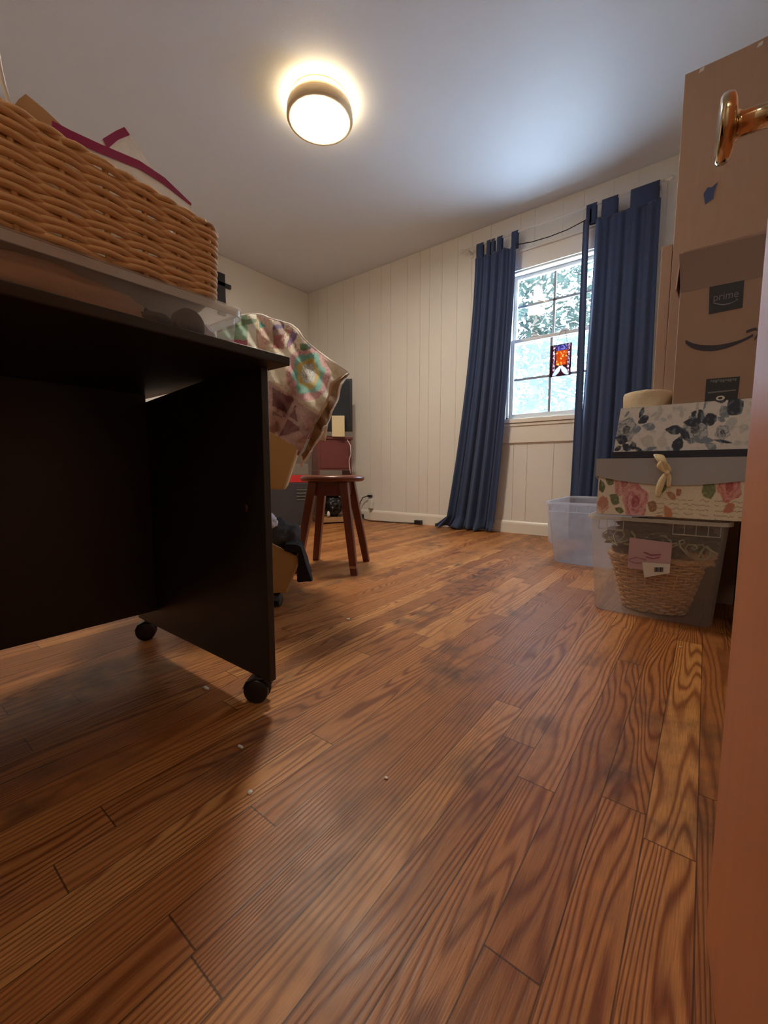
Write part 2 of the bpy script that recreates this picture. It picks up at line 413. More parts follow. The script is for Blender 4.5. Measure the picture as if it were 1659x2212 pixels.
# ------------------------------------------------------------------ room shell
m = MB(); m.box(XL - 0.2, XR + 0.2, -1.7, YW + 0.2, -0.1, 0)
struct(m.build('floor', 'floor'))
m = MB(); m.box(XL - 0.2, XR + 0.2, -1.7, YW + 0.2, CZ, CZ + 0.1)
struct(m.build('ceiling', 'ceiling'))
m = MB(); m.box(XL - 0.12, XL - 0.006, YB - 0.1, YW + 0.12, 0, CZ); m.box(XL - 0.006, XL, YB, YW, 0, CZ - 0.006)
struct(m.build('wall_left', 'wall'))
m = MB(); m.box(XR, XR + 0.12, -1.6, YW + 0.12, 0, CZ)
struct(m.build('wall_right', 'wall'))
# window wall: opening x -1.285..-0.675, z 0.905..2.005, grooved panelling in front
WX0, WX1, WZ0, WZ1 = -1.30, -0.66, 0.900, 2.020
m = MB()
for x0, x1, z0, z1 in ((XL, WX0, 0, CZ), (WX1, XR, 0, CZ), (WX0, WX1, 0, WZ0), (WX0, WX1, WZ1, CZ)):
    m.box(x0, x1, YW + 0.004, YW + 0.14, z0, z1)
gr = [-3.42, -3.28, -3.05, -2.90, -2.701, -2.558, -2.444, -2.258, -2.118, -2.022, -1.897, -1.75, -1.62, -1.46, -1.225, -1.118, -0.919, -0.78, -0.60, -0.46, -0.30, -0.12, 0.06, 0.25]
ed = [XL] + gr + [XR]
for a, b in zip(ed, ed[1:]):
    a2, b2 = a + 0.0013, b - 0.0013
    top = CZ - 0.006
    if b2 <= WX0 or a2 >= WX1: m.box(a2, b2, YW, YW + 0.004, 0, top)
    else:
        m.box(a2, b2, YW, YW + 0.004, 0, WZ0); m.box(a2, b2, YW, YW + 0.004, WZ1, top)
        if a2 < WX0: m.box(a2, WX0, YW, YW + 0.004, WZ0, WZ1)
        if b2 > WX1: m.box(WX1, b2, YW, YW + 0.004, WZ0, WZ1)
struct(m.build('wall_back', 'wall'))
# wall the photographer's doorway is in
m = MB()
for x0, x1, z0, z1 in ((XL, -0.74, 0, CZ), (0.13, XR, 0, CZ), (-0.74, 0.13, 2.05, CZ)):
    m.box(x0, x1, YB - 0.12, YB, z0, z1)
struct(m.build('wall_front', 'wall'))
m = MB(); m.box(XL, XR, -1.7, -1.6, 0, CZ); m.box(-1.6, -1.5, -1.6, YB - 0.12, 0, CZ)
struct(m.build('wall_hall', 'wall'))
def baseboard(name, a, b, y=None, x=None, hgt=0.098):
    prof = [(0, 0), (0.014, 0), (0.014, hgt - 0.022), (0.011, hgt - 0.010), (0.006, hgt - 0.002), (0, hgt)]
    mm = MB()
    if y is not None: mm.prism([(y - p, z) for p, z in prof], 'x', a, b)
    else: mm.prism([(x + p, z) for p, z in prof], 'y', a, b)
    return struct(mm.build(name, 'trim'))
baseboard('baseboard_back', XL, XR, y=YW)
baseboard('baseboard_left', YB, YW - 0.014, x=XL)

# ------------------------------------------------------------------ window
wn = bpy.data.objects.new('window_1', None); C.objects.link(wn); wn.location = (-0.98, YW, WZ0); wn['_o'] = (-0.98, YW, WZ0)
struct(wn)
m = MB()   # jamb liner frame
fx0, fx1, fz0, fz1 = WX0, WX1, WZ0, WZ1
yj0, yj1 = YW + 0.0, YW + 0.10
m.box(fx0, fx0 + 0.018, yj0, yj1, fz0, fz1); m.box(fx1 - 0.018, fx1, yj0, yj1, fz0, fz1)
m.box(fx0, fx1, yj0, yj1, fz1 - 0.02, fz1); m.box(fx0, fx1, yj0, yj1, fz0, fz0 + 0.018)
m.build('jamb', 'vinyl', wn)
def sash(z0, z1, y, name, hs):
    mm = MB(); a, b = fx0 + 0.018, fx1 - 0.018; t = 0.026
    mm.box(a, a + t, y, y + 0.028, z0, z1); mm.box(b - t, b, y, y + 0.028, z0, z1)
    mm.box(a + t, b - t, y, y + 0.028, z0, z0 + t); mm.box(a + t, b - t, y, y + 0.028, z1 - t, z1)
    s = mm.build(name, 'vinyl', wn, bevel=0.002)
    g = MB(); g.box(a + t, b - t, y + 0.012, y + 0.015, z0 + t, z1 - t)
    g.build('pane', 'glass', s)
    mu = MB(); zc = hs
    mu.box(-0.98 - 0.009, -0.98 + 0.009, y + 0.016, y + 0.024, z0 + t, z1 - t)
    mu.box(a + t, b - t, y + 0.016, y + 0.024, zc - 0.009, zc + 0.009)
    mu.build('muntin', 'muntin', s)
    return s
sash(0.918, 1.516, YW + 0.030, 'lower_sash', 1.212)
sash(1.486, 2.000, YW + 0.062, 'upper_sash', 1.773)
m = MB(); m.box(fx0 + 0.02, fx1 - 0.02, YW + 0.095, YW + 0.097, 0.918, 1.50)
m.build('insect_screen', 'screen_mesh', wn)
for lx in (-1.10, -0.885):
    m = MB(); m.box(lx - 0.032, lx + 0.032, YW + 0.024, YW + 0.05, 1.516, 1.522); m.box(lx - 0.018, lx + 0.022, YW + 0.028, YW + 0.046, 1.522, 1.534)
    m.build('sash_lock', 'vinyl', wn, bevel=0.002)
m = MB()   # casing
m.box(fx0 - 0.06, fx0 + 0.004, YW - 0.016, YW, 0.9, 2.03); m.box(fx1 - 0.004, fx1 + 0.06, YW - 0.016, YW, 0.9, 2.03)
m.box(fx0 - 0.06, fx1 + 0.06, YW - 0.016, YW, 2.012, 2.135)
m.box(fx0 - 0.07, fx1 + 0.07, YW - 0.028, YW, 2.135, 2.152)
struct(m.build('trim_1', 'trim', bevel=0.003))
m = MB()   # stool and apron
m.box(fx0 - 0.07, fx1 + 0.07, YW - 0.034, YW + 0.03, 0.870, 0.902)
m.box(fx0 - 0.05, fx1 + 0.05, YW - 0.024, YW, 0.845, 0.868)
m.box(fx0 - 0.03, fx1 + 0.03, YW - 0.016, YW, 0.716, 0.845)
struct(m.build('trim_2', 'trim', bevel=0.003))
# hanging stained glass square, tilted a touch, hooked on the sash lock
og = thing('window_hanging', 'small stained glass square with two white birds hung from the window lock', 'window hanging', (-0.898, YW + 0.012, 1.30))
def sg(u, v):
    x, z = u, v
    if x < 0.03 or x > 0.97 or z < 0.02 or z > 0.98: return (0.03, 0.012, 0.015, 1)
    c = (0.07, 0.02, 0.03)
    n = noise.noise(Vector((u * 14, v * 17, 3)))
    if 0.12 < x < 0.22 or 0.82 < x < 0.92:
        c = (0.75, 0.6, 0.62) if (noise.noise(Vector((u * 30, v * 16, 1))) > 0.0) else (0.12, 0.03, 0.05)
    elif 0.28 < x < 0.80:
        if z > 0.80: c = (0.07, 0.06, 0.16) if n > -0.1 else (0.30, 0.25, 0.42)
        elif z > 0.34: c = (0.42, 0.12, 0.02) if n > 0.05 else ((0.85, 0.50, 0.18) if n < -0.25 else (0.40, 0.08, 0.02))
        else: c = (0.10, 0.02, 0.03)
    for sx, cx in ((1, 0.34), (-1, 0.70)):   # two birds, tails out at the bottom, heads together
        dx = (x - cx) * sx; dz = (z - 0.16) * 1.45
        a_ = dx * 0.62 + dz * 0.78; b_ = -dx * 0.78 + dz * 0.62
        if abs(a_) < 0.26 and abs(b_) < 0.085 * (1 - (a_ / 0.26) ** 2) + 0.02: c = (0.55, 0.66, 0.74)
        if (dx - 0.13) ** 2 + (dz - 0.19) ** 2 < 0.0028: c = (0.62, 0.72, 0.78)
    return c + (1,)
m = MB(); S0, S1 = 1.192, 1.418; X0, X1 = -0.972, -0.826
nu, nv = 60, 80
m.grid(lambda u, v: (X0 + (X1 - X0) * u, YW + 0.010, S0 + (S1 - S0) * v), nu, nv)
m.col = [sg(i / nu, j / nv) for j in range(nv + 1) for i in range(nu + 1)]
m.build('glass_panel', 'glass_print', og, solid=0.004)
# glass print lets daylight through
gp = MT['glass_print'].node_tree
_tr = gp.nodes.new('ShaderNodeBsdfTranslucent'); _mx = gp.nodes.new('ShaderNodeMixShader'); _mx.inputs[0].default_value = 0.75
_vc = [n for n in gp.nodes if n.type == 'VERTEX_COLOR'][0]
gp.links.new(_vc.outputs[0], _tr.inputs[0]); _out = gp.nodes['Material Output']
gp.links.new(gp.nodes['Principled BSDF'].outputs[0], _mx.inputs[1]); gp.links.new(_tr.outputs[0], _mx.inputs[2]); gp.links.new(_mx.outputs[0], _out.inputs[0])
m = MB(); m.tube([(-0.935, YW + 0.010, S1 - 0.004), (-0.915, YW + 0.010, 1.49), (-0.898, YW + 0.018, 1.533), (-0.885, YW + 0.018, 1.533), (-0.868, YW + 0.010, 1.48), (-0.858, YW + 0.010, S1 - 0.004)], 0.0014, 6)
m.build('hanging_cord', 'black_plastic', og)

# ------------------------------------------------------------------ curtains, rod and cord
rod = thing('curtain_rod', 'thin white curtain rod with round end knobs above the window', 'curtain rod', (-0.98, YW - 0.07, 2.262))
m = MB(); m.tube([(-1.66, YW - 0.07, 2.262), (-0.30, YW - 0.07, 2.262)], 0.007, 12); m.build('rod', 'white', rod, smooth=True)
for ex, s in ((-1.66, -1), (-0.30, 1)):
    m = MB(); m.lathe([(0.0, -0.02), (0.011, -0.014), (0.014, 0.0), (0.011, 0.014), (0.007, 0.018), (0.007, 0.03)], 16, Matrix.Translation((ex + s * 0.02, YW - 0.07, 2.262)) @ Matrix.Rotation(PI / 2 * -s, 4, 'Y'))
    m.build('end_knob', 'white', rod, smooth=True)
for bx in (-1.62, -0.335):
    m = MB(); m.box(bx - 0.006, bx + 0.006, YW - 0.075, YW - 0.002, 2.244, 2.254); m.box(bx - 0.012, bx + 0.012, YW - 0.006, YW, 2.22, 2.28)
    m.build('bracket', 'white', rod)

def curtain(name, label, xt0, xt1, xb0, xb1, folds, tabs, seed, ztop, zbot, amp=0.022):
    t = thing(name, label, 'curtain', ((xt0 + xt1) / 2, YW - 0.07, 0))
    yc = YW - 0.085
    def P(u, v):
        s = 1 - v   # 0 top .. 1 bottom
        k = s ** 1.6
        x = (xt0 + (xt1 - xt0) * u) * (1 - k) + (xb0 + (xb1 - xb0) * u) * k
        a = amp * (0.45 + 0.75 * s)
        ph = folds * 2 * PI * u + seed + 0.8 * math.sin(3 * u + seed) + 0.5 * s * math.sin(5 * u + seed * 2)
        y = yc + a * math.sin(ph) + a * 0.4 * math.sin(2.3 * ph + 1)
        x += 0.006 * math.sin(ph * 1.0 + 1.2) * (0.3 + s)
        z = ztop + (zbot - ztop) * s
        if s < 0.04:   # scalloped sag of the heading between tabs
            z -= 0.012 * abs(math.sin(PI * (u * (len(tabs) - 1)))) * (1 - s / 0.04)
        if s > 0.955:   # puddling on the floor
            q = (s - 0.955) / 0.045
            y -= 0.05 * q * (0.5 + 0.5 * math.sin(ph * 0.6 + seed)); z += 0.010 * q * (1 + math.sin(ph * 1.3)); x -= 0.07 * q * max(0, 1 - u * 3)
        return (x, min(y, YW - 0.036), z)
    m = MB(); m.grid(P, 150, 90)
    m.build('panel', 'navy', t, smooth=True, solid=0.002)
    for (a, b) in tabs:
        m = MB(); pts = []
        def T(u, v):
            x = a + (b - a) * u; ang = v * 2 * PI
            if v < 0.4: return (x, YW - 0.082, ztop - 0.02 + (2.262 - ztop + 0.02) * (v / 0.4))
            if v < 0.6: q = (v - 0.4) / 0.2 * PI; return (x, YW - 0.07 - 0.012 * math.cos(q), 2.262 + 0.011 * math.sin(q))
            return (x, YW - 0.058, 2.262 - (2.262 - ztop + 0.02) * ((v - 0.6) / 0.4))
        m.grid(T, 3, 24); m.build('tab', 'navy', t, smooth=True, solid=0.003)
    return t
curtain('curtain', 'gathered navy tab-top curtain on the left of the window, its hem puddled on the floor', -1.555, -1.225, -1.80, -1.35, 5, [(-1.545, -1.49), (-1.46, -1.43), (-1.42, -1.395), (-1.375, -1.335), (-1.262, -1.215)], 0.6, 2.17, 0.004)
t = curtain('curtain', 'wide navy tab-top curtain on the right of the window, behind the stacked boxes', -0.685, -0.325, -0.75, -0.30, 4, [(-0.725, -0.685), (-0.655, -0.56), (-0.49, -0.335)], 2.2, 2.165, 0.004, 0.016)
# the free hanging leading edge of the right curtain with a gap of daylight behind
m = MB(); m.grid(lambda u, v: (-0.764 + (0.062 - 0.022 * v) * u + 0.012 * math.sin(v * 3) * (1 - v) - 0.01 * (1 - v), YW - 0.09 + 0.01 * math.sin(u * 5 + v), 0.004 + v * 2.175), 10, 60)
m.build('leading_edge', 'navy', t, smooth=True, solid=0.002)
m = MB(); m.grid(lambda u, v: (-0.748 + 0.034 * u, YW - 0.082 + 0.024 * (v > 0.5), 2.15 + 0.118 * (1 - abs(2 * v - 1))), 3, 8)
m.build('tab', 'navy', t, solid=0.003)
m = MB(); m.tube([(-1.225, YW - 0.088, 2.165), (-1.10, YW - 0.088, 2.148), (-0.98, YW - 0.088, 2.145), (-0.86, YW - 0.088, 2.152), (-0.735, YW - 0.088, 2.178)], 0.0035, 6)
tag(m.build('cord', 'black_cloth', smooth=True), 'thin dark cord stretched across the top of the window between the curtains', 'cord')

# ------------------------------------------------------------------ ceiling lamp
LX, LY = -1.725, 1.688
lamp = thing('ceiling_lamp', 'round flush ceiling lamp, lit, with a brown ring around white glass', 'ceiling lamp', (LX, LY, CZ))
R0 = 0.170
m = MB(); m.lathe([(0.02, CZ), (R0 - 0.018, CZ), (R0 - 0.018, CZ - 0.006), (0.02, CZ - 0.006)], 64, Matrix.Translation((LX, LY, 0))); m.build('ceiling_pan', 'bronze', lamp, smooth=False)
WARM = (1.0, 0.66, 0.33, 1)
m = MB(); m.lathe([(R0 - 0.022, CZ - 0.006), (R0 - 0.020, CZ - 0.032)], 64, Matrix.Translation((LX, LY, 0)))
m.f = [f for f in m.f if len(f) == 4]
m.build('side_glass', emis('lit_side_glass', (1.0, 0.78, 0.46, 1), LAMP_BAND), lamp, smooth=True)
m = MB(); m.lathe([(R0 - 0.022, CZ - 0.032), (R0 - 0.006, CZ - 0.034), (R0, CZ - 0.050), (R0 + 0.002, CZ - 0.088), (R0 - 0.001, CZ - 0.095), (R0 - 0.018, CZ - 0.097), (R0 - 0.020, CZ - 0.086)], 64, Matrix.Translation((LX, LY, 0)))
m.f = [f for f in m.f if len(f) == 4]
m.build('shade_ring', 'bronze', lamp, smooth=True)
m = MB(); m.lathe([(R0 - 0.019, CZ - 0.090), (R0 * 0.7, CZ - 0.093), (R0 * 0.35, CZ - 0.095), (0.0001, CZ - 0.096)], 64, Matrix.Translation((LX, LY, 0)))
m.f = [f for f in m.f if len(f) == 4]
m.build('glass_disc', emis('lit_lamp_glass', (1.0, 0.89, 0.72, 1), LAMP_DISC), lamp, smooth=True)

# ------------------------------------------------------------------ desk with casters
dk = thing('desk', 'black desk on casters at the left, seen from below its top', 'desk', (-1.0, 0.15, 0))
m = MB(); m.box(-1.345, -0.651, -0.24, 0.549, 0.705, 0.722); m.build('desktop', 'desk', dk, bevel=0.003)
m = MB(); m.prism([(-1.33, 0.062), (-0.697, 0.062), (-0.697, 0.705), (-0.90, 0.705), (-1.198, 0.686), (-1.33, 0.686)], 'y', 0.514, 0.530); m.build('end_panel', 'desk', dk, bevel=0.0015)
m = MB(); m.box(-1.33, -0.697, -0.215, -0.199, 0.062, 0.705); m.build('end_panel', 'desk', dk, bevel=0.0015)
m = MB()
m.box(-1.216, -1.200, -0.199, 0.514, 0.112, 0.705)
m.build('back_panel', 'desk', dk, bevel=0.0015)
m = MB(); m.lathe([(0.0001, 0.0), (0.006, -0.0006), (0.0085, -0.002), (0.009, 0.001)], 20, Matrix.Translation((-0.762, 0.513, 0.425)) @ Matrix.Rotation(PI / 2, 4, 'X'))
m.build('screw_cap', mat('brown_screw_cap', rgb(70, 46, 34), 0.4), dk, smooth=True)
def caster(x, y, parent, ang=0.6, r=0.026, m1='black_plastic', top=0.062):
    c, s = math.cos(ang), math.sin(ang)
    wx = Matrix.Translation((x, y, r)) @ Matrix.Rotation(ang, 4, 'Z') @ Matrix.Rotation(PI / 2, 4, 'Y')
    m = MB()
    for sgn in (-1, 1):
        a, b = (0.004, 0.015) if sgn > 0 else (-0.015, -0.004)
        m.lathe([(0.0001, a), (r * 0.9, a), (r, a + 0.002), (r, b - 0.002), (r * 0.86, b), (0.0001, b)], 28, wx)
    o = m.build('caster', m1, parent, smooth=True)
    hd = MB()
    f = Vector((-s, c, 0)); e = Vector((c, s, 0)); base = Vector((x, y, 0))
    def q(dx, dy, z): return base + e * dx + f * dy + Vector((0, 0, z))
    prof = [(0.0, r * 0.7), (-0.022, r * 1.3), (-0.010, r * 2.0), (0.012, top - 0.006), (0.030, top - 0.006), (0.034, r * 1.6), (0.020, r * 0.9)]
    n = len(prof)
    hd.add([q(-0.005, d, z) for d, z in prof] + [q(0.005, d, z) for d, z in prof], [tuple(range(n))[::-1], tuple(range(n, 2 * n))] + [(i, (i + 1) % n, n + (i + 1) % n, n + i) for i in range(n)])
    hood = [(-0.028, r * 1.15), (-0.020, r * 1.75), (-0.002, r * 2.08), (0.018, r * 2.1)]
    for i in range(len(hood) - 1):
        (d0, z0), (d1, z1) = hood[i], hood[i + 1]
        hd.hexa([q(-0.016, d0, z0), q(0.016, d0, z0), q(0.016, d1, z1), q(-0.016, d1, z1)], [q(-0.016, d0, z0 + 0.003), q(0.016, d0, z0 + 0.003), q(0.016, d1, z1 + 0.003), q(-0.016, d1, z1 + 0.003)])
    hd.tube([q(0, 0.018, r * 1.9), q(0, 0.018, top)], 0.006, 10)
    hd.build('caster_fork', 'grey_plastic', o)
for x, y, a in ((-0.752, 0.522, -1.0), (-1.30, 0.522, -0.6), (-0.752, -0.207, 0.3), (-1.30, -0.207, 0.3)):
    caster(x, y, dk, a, 0.027)

# ------------------------------------------------------------------ shallow clear bin on the desk
def bin_shell(name_thing, x0, x1, y0, y1, z0, z1, taper, rim, mats, r=0.03, ridges=False):
    """open-topped storage bin: walls as one mesh, rolled rim as a part"""
    o = name_thing; n = 8
    bot = rrect(x0 + taper, x1 - taper, y0 + taper, y1 - taper, r, n); top = rrect(x0, x1, y0, y1, r, n); N = len(bot)
    vs = [(p[0], p[1], z0 + 0.008) for p in bot]
    inn = rrect(x0 + taper + 0.008, x1 - taper - 0.008, y0 + taper + 0.008, y1 - taper - 0.008, r * 0.8, n)
    vs = [(p[0], p[1], z0 + 0.001) for p in inn] + vs + [(p[0], p[1], z1) for p in top]
    fs = [tuple(range(N))] + [(k * N + i, k * N + (i + 1) % N, (k + 1) * N + (i + 1) % N, (k + 1) * N + i) for k in range(2) for i in range(N)]
    m = MB(); m.add(vs, fs); m.build('shell', mats[0], o, smooth=True)
    m = MB(); rr = rrect(x0 - rim * 0.5, x1 + rim * 0.5, y0 - rim * 0.5, y1 + rim * 0.5, r + rim * 0.5, n)
    prof = [(0.0, 0), (rim, 0.001), (rim, -0.012), (rim - 0.003, -0.012), (rim - 0.003, -0.003), (0.0, -0.004)]
    vs = []
    for i, p in enumerate(top):
        q = rr[i]; d = Vector((q[0] - p[0], q[1] - p[1], 0)).normalized()
        for a, h in prof: vs.append((p[0] + d.x * a, p[1] + d.y * a, z1 + h))
    k = len(prof)
    m.add(vs, [(i * k + j, i * k + (j + 1) % k, ((i + 1) % N) * k + (j + 1) % k, ((i + 1) % N) * k + j) for i in range(N) for j in range(k)])
    m.build('rim', mats[1], o)
    return o
sb = thing('storage_bin', 'shallow clear plastic bin on the black desktop, under the wicker basket', 'storage bin', (-0.9, 0.2, 0.722))
bin_shell(sb, -1.12, -0.704, -0.10, 0.478, 0.722, 0.796, 0.006, 0.008, ('plastic', 'plastic_rim'), r=0.02)
m = MB()   # lid
pl = rrect(-1.126, -0.696, -0.108, 0.486, 0.024)
m.prism(pl, 'z', 0.7965, 0.8005)
m.build('lid', 'plastic', sb, bevel=0.0015)
for i in range(7):   # embossed ribs of the front
    pass
# contents
for k, (c, r, mt, nm, lb) in enumerate([
        ((-0.762, 0.165, 0.759), (0.042, 0.17, 0.034), 'tan_cloth', 'folded_cloth', 'tan cloth bundled in the shallow clear bin on the desk'),
        ((-0.745, -0.0, 0.757), (0.03, 0.05, 0.030), 'grey_cloth', 'folded_cloth', 'dark grey cloth at the left end inside the shallow clear bin'),
        ((-0.80, 0.33, 0.755), (0.05, 0.06, 0.029), 'grey_cloth', 'folded_cloth', 'charcoal cloth bundle at the right in the shallow clear bin'),
        ((-0.76, 0.43, 0.750), (0.03, 0.025, 0.023), 'white_cloth', 'folded_cloth', 'pale cloth in the right corner of the shallow clear bin')]):
    m = MB(); m.add(*blob(c, r, 0.22, 5, 4, k)); tag(m.build(nm, mt, smooth=True, origin=(c[0], c[1], c[2] - r[2])), lb, 'cloth')
m = MB(); m.lathe([(0.0001, -0.012), (0.024, -0.012), (0.026, -0.008), (0.026, 0.008), (0.024, 0.012), (0.0001, 0.012)], 28, Matrix.Translation((-0.722, 0.385, 0.752)) @ Matrix.Rotation(PI / 2, 4, 'Y'))
tag(m.build('spool', 'grey_cloth', smooth=True, origin=(-0.722, 0.385, 0.726)), 'round grey spool standing against the front of the shallow clear bin', 'spool')

# ------------------------------------------------------------------ woven baskets
def weave(parent, cx, cy, hx, hy, z0, z1, flare, rows, stakes, r, amp, rc, mt, edge_r=None, tilt=0.0):
    def ring(k, off=0.0):
        a, b = hx + flare * k + off, hy + flare * k + off
        return rrect(cx - a, cx + a, cy - b, cy + b, rc + off)
    m = MB(); nseg = stakes * 6
    for j in range(rows):
        k = j / (rows - 1); pts = resample(ring(k), nseg); out = []
        for i, p in enumerate(pts):
            a, b = pts[i - 1], pts[(i + 1) % nseg]; t = (b - a).normalized(); nn = Vector((t.y, -t.x, 0))
            d = amp * math.cos(PI * i / 6 + j * PI)
            wob = 0.35 * r * math.sin(i * 0.37 + j * 1.9) + tilt * math.sin(PI * i / 6 + j * PI + 1.3)
            out.append((p.x + nn.x * d, p.y + nn.y * d, z0 + r + (z1 - z0 - 2 * r) * k + wob))
        m.tube(out, r, 6, closed=True)
    m.build('weave', mt, parent, smooth=True)
    m = MB()
    b0 = resample(ring(0), nseg); t0 = resample(ring(1), nseg)
    for i in range(0, nseg, 6):
        for o_ in (0,):
            m.tube([(b0[i + o_].x, b0[i + o_].y, z0), (t0[i + o_].x, t0[i + o_].y, z1)], r * 0.9, 6)
    m.build('stakes', mt, parent, smooth=True)
    m = MB(); er = edge_r or r * 1.5
    for q, ph in ((0, 0), (1, PI)):
        pts = resample(ring(1), nseg * 1)
        out = []
        for i, p in enumerate(pts):
            a, b = pts[i - 1], pts[(i + 1) % len(pts)]; t = (b - a).normalized(); nn = Vector((t.y, -t.x, 0))
            an = i * 0.9 + ph
            out.append((p.x + nn.x * er * 0.8 * math.cos(an), p.y + nn.y * er * 0.8 * math.cos(an), z1 + er * 0.6 + er * 0.6 * math.sin(an)))
        m.tube(out, er, 6, closed=True)
    m.build('braided_rim', mt, parent, smooth=True)
    m = MB(); m.prism(ring(0, -r), 'z', z0, z0 + 0.006); m.build('base', mt, parent)
bk = thing('wicker_basket', 'honey-brown rectangular wicker basket on the clear bin on the desk', 'basket', (-0.85, 0.14, 0.802))
weave(bk, -0.853, 0.145, 0.150, 0.290, 0.802, 0.916, 0.004, 22, 34, 0.0044, 0.0034, 0.022, 'wicker', 0.0038, 0.0010)
for ch in bk.children:   # the basket stands higher towards its left end
    for v_ in ch.data.vertices:
        yy = v_.co.y + 0.14; v_.co.z = v_.co.z * (1 + 0.22 * min(1.3, max(0.0, (0.43 - yy) / 0.28)))

# papers and zip bags standing in the basket (sheet outlines on planes inside the basket)
def sheet(outline, x, lean, mt, parent, name, nub=0.0, thick=0.0012, zb=0.81):
    """outline in (y, z); the sheet stands at x and leans in x with height"""
    m = MB(); n = len(outline)
    cy = sum(p[0] for p in outline) / n; cz = sum(p[1] for p in outline) / n
    ring = [(x + (z - zb) * lean, y, z) for y, z in outline]
    cen = (x + (cz - zb) * lean + nub, cy, cz)
    m.add([cen] + ring, [(0, i + 1, (i + 1) % n + 1) for i in range(n)])
    return m.build(name, mt, parent, solid=thick)
def atx(x, y, X):
    d = _F + _R * (x - 829.5) / 901 - _U * (y - 1106) / 901
    return Vector((0, 0, H)) + d * (X / d.x)
def yz(P, X): return [(atx(x, y, X).y, atx(x, y, X).z) for x, y in P]
kp = sheet([(0.13, 0.81)] + yz([(18, 245), (40, 215), (55, 203), (100, 240), (150, 288), (190, 330)], -0.790) + [(0.24, 0.81)], -0.790, 0.0, 'kraft', None, 'paper_envelope')
tag(kp, 'tan paper envelope sticking out of the left part of the wicker basket', 'envelope')
zb = thing('zip_bag', 'clear zip bag with a magenta seal lying along the front rim inside the wicker basket', 'plastic bag', (-0.75, 0.28, 0.81))
zo = yz([(112, 262), (150, 282), (215, 312), (300, 348), (355, 385), (412, 440)], -0.762)
sheet([(0.19, 0.81)] + zo + [(0.41, 0.81)], -0.762, 0.0, 'zip_plastic', zb, 'film', 0.004, 0.0008)
zo2 = yz([(112, 286), (150, 303), (215, 332), (300, 366), (352, 398), (412, 444)], -0.762)
m = MB()
for (p_, q_), (r_, s_) in zip(zip(zo, zo[1:]), zip(zo2, zo2[1:])):
    m.hexa([(-0.7635, p_[0], p_[1]), (-0.7635, q_[0], q_[1]), (-0.7635, s_[0], s_[1]), (-0.7635, r_[0], r_[1])], [(-0.7600, p_[0], p_[1]), (-0.7600, q_[0], q_[1]), (-0.7600, s_[0], s_[1]), (-0.7600, r_[0], r_[1])])
m.build('zip_seal', 'magenta', zb)
zc = thing('zip_bag', 'second clear zip bag standing up with its magenta-sealed corner above the basket rim', 'plastic bag', (-0.80, 0.33, 0.81))
zp = yz([(190, 330), (222, 300), (250, 283), (268, 275), (282, 296), (315, 345), (345, 385), (400, 440)], -0.800)
sheet([(0.27, 0.81)] + zp + [(0.44, 0.81)], -0.800, 0.0, 'zip_plastic', zc, 'film', 0.004, 0.0008)
zq = yz([(222, 300), (250, 283), (268, 275), (280, 292), (255, 302), (232, 322)], -0.799)
m = MB(); m.prism(zq, 'x', -0.8015, -0.7975); m.build('zip_seal', 'magenta', zc)
m = MB(); m.tube([atx(-14, 40, -0.78), atx(-10, 90, -0.78), atx(0, 150, -0.78), atx(8, 185, -0.78), atx(20, 222, -0.78), atx(40, 260, -0.78)], 0.0030, 8)
tag(m.build('cord', 'white', smooth=True), 'white cord looping up out of the left end of the wicker basket', 'cord')

# dark cross on the left wall
m = MB(); m.box(XL, XL + 0.022, 2.185, 2.262, 1.90, 2.262); m.box(XL, XL + 0.022, 2.11, 2.322, 2.150, 2.186)
tag(m.build('wall_cross', 'black_wood', bevel=0.003, origin=(XL, 2.2235, 1.9)), 'dark wooden cross hanging on the white left wall', 'wall cross')

# ------------------------------------------------------------------ stool
st = thing('stool', 'cherry-brown round wooden stool with four splayed legs', 'stool', (-1.518, 1.540, 0))
SC = Vector((-1.518, 1.540, 0))
m = MB(); m.lathe([(0.0001, 0.447), (0.145, 0.447), (0.157, 0.451), (0.163, 0.460), (0.163, 0.466), (0.157, 0.474), (0.148, 0.477), (0.0001, 0.478)], 48, Matrix.Translation((SC.x, SC.y, 0)))
m.build('seat', 'stool', st, smooth=True)
feet = [Vector((-1.317, 1.477, 0)), Vector((-1.469, 1.749, 0)), Vector((-1.718, 1.603, 0)), Vector((-1.566, 1.331, 0))]
fc = sum(feet, Vector()) / 4
tops = []
for i, f in enumerate(feet):
    d = (f - fc).normalized(); tp = SC + d * 0.112 + Vector((0, 0, 0.447)); tops.append(tp)
    ex = (feet[(i + 1) % 4] - feet[i]).normalized(); ey = (feet[(i + 3) % 4] - feet[i]).normalized()
    m = MB(); w_ = 0.017
    bb = [f + ex * a * w_ + ey * b * w_ for a, b in ((-1, -1), (1, -1), (1, 1), (-1, 1))]
    tt = [tp + ex * a * 0.021 + ey * b * 0.021 for a, b in ((-1, -1), (1, -1), (1, 1), (-1, 1))]
    m.hexa(bb, tt); lg = m.build('leg', 'stool', st, bevel=0.003)
    if i == 0:   # worn pale patch low on the near leg
        k0, k1 = 0.075, 0.100; m = MB(); a_ = [p.lerp(q, k0) for p, q in zip(bb, tt)]; b_ = [p.lerp(q, k1) for p, q in zip(bb, tt)]
        ca, cb_ = sum(a_, Vector()) / 4, sum(b_, Vector()) / 4
        m.hexa([ca + (p - ca) * 1.03 for p in a_], [cb_ + (p - cb_) * 1.03 for p in b_]); m.build('worn_patch', mat('worn_wood', rgb(168, 116, 92), 0.6, 0.2, 60), lg)
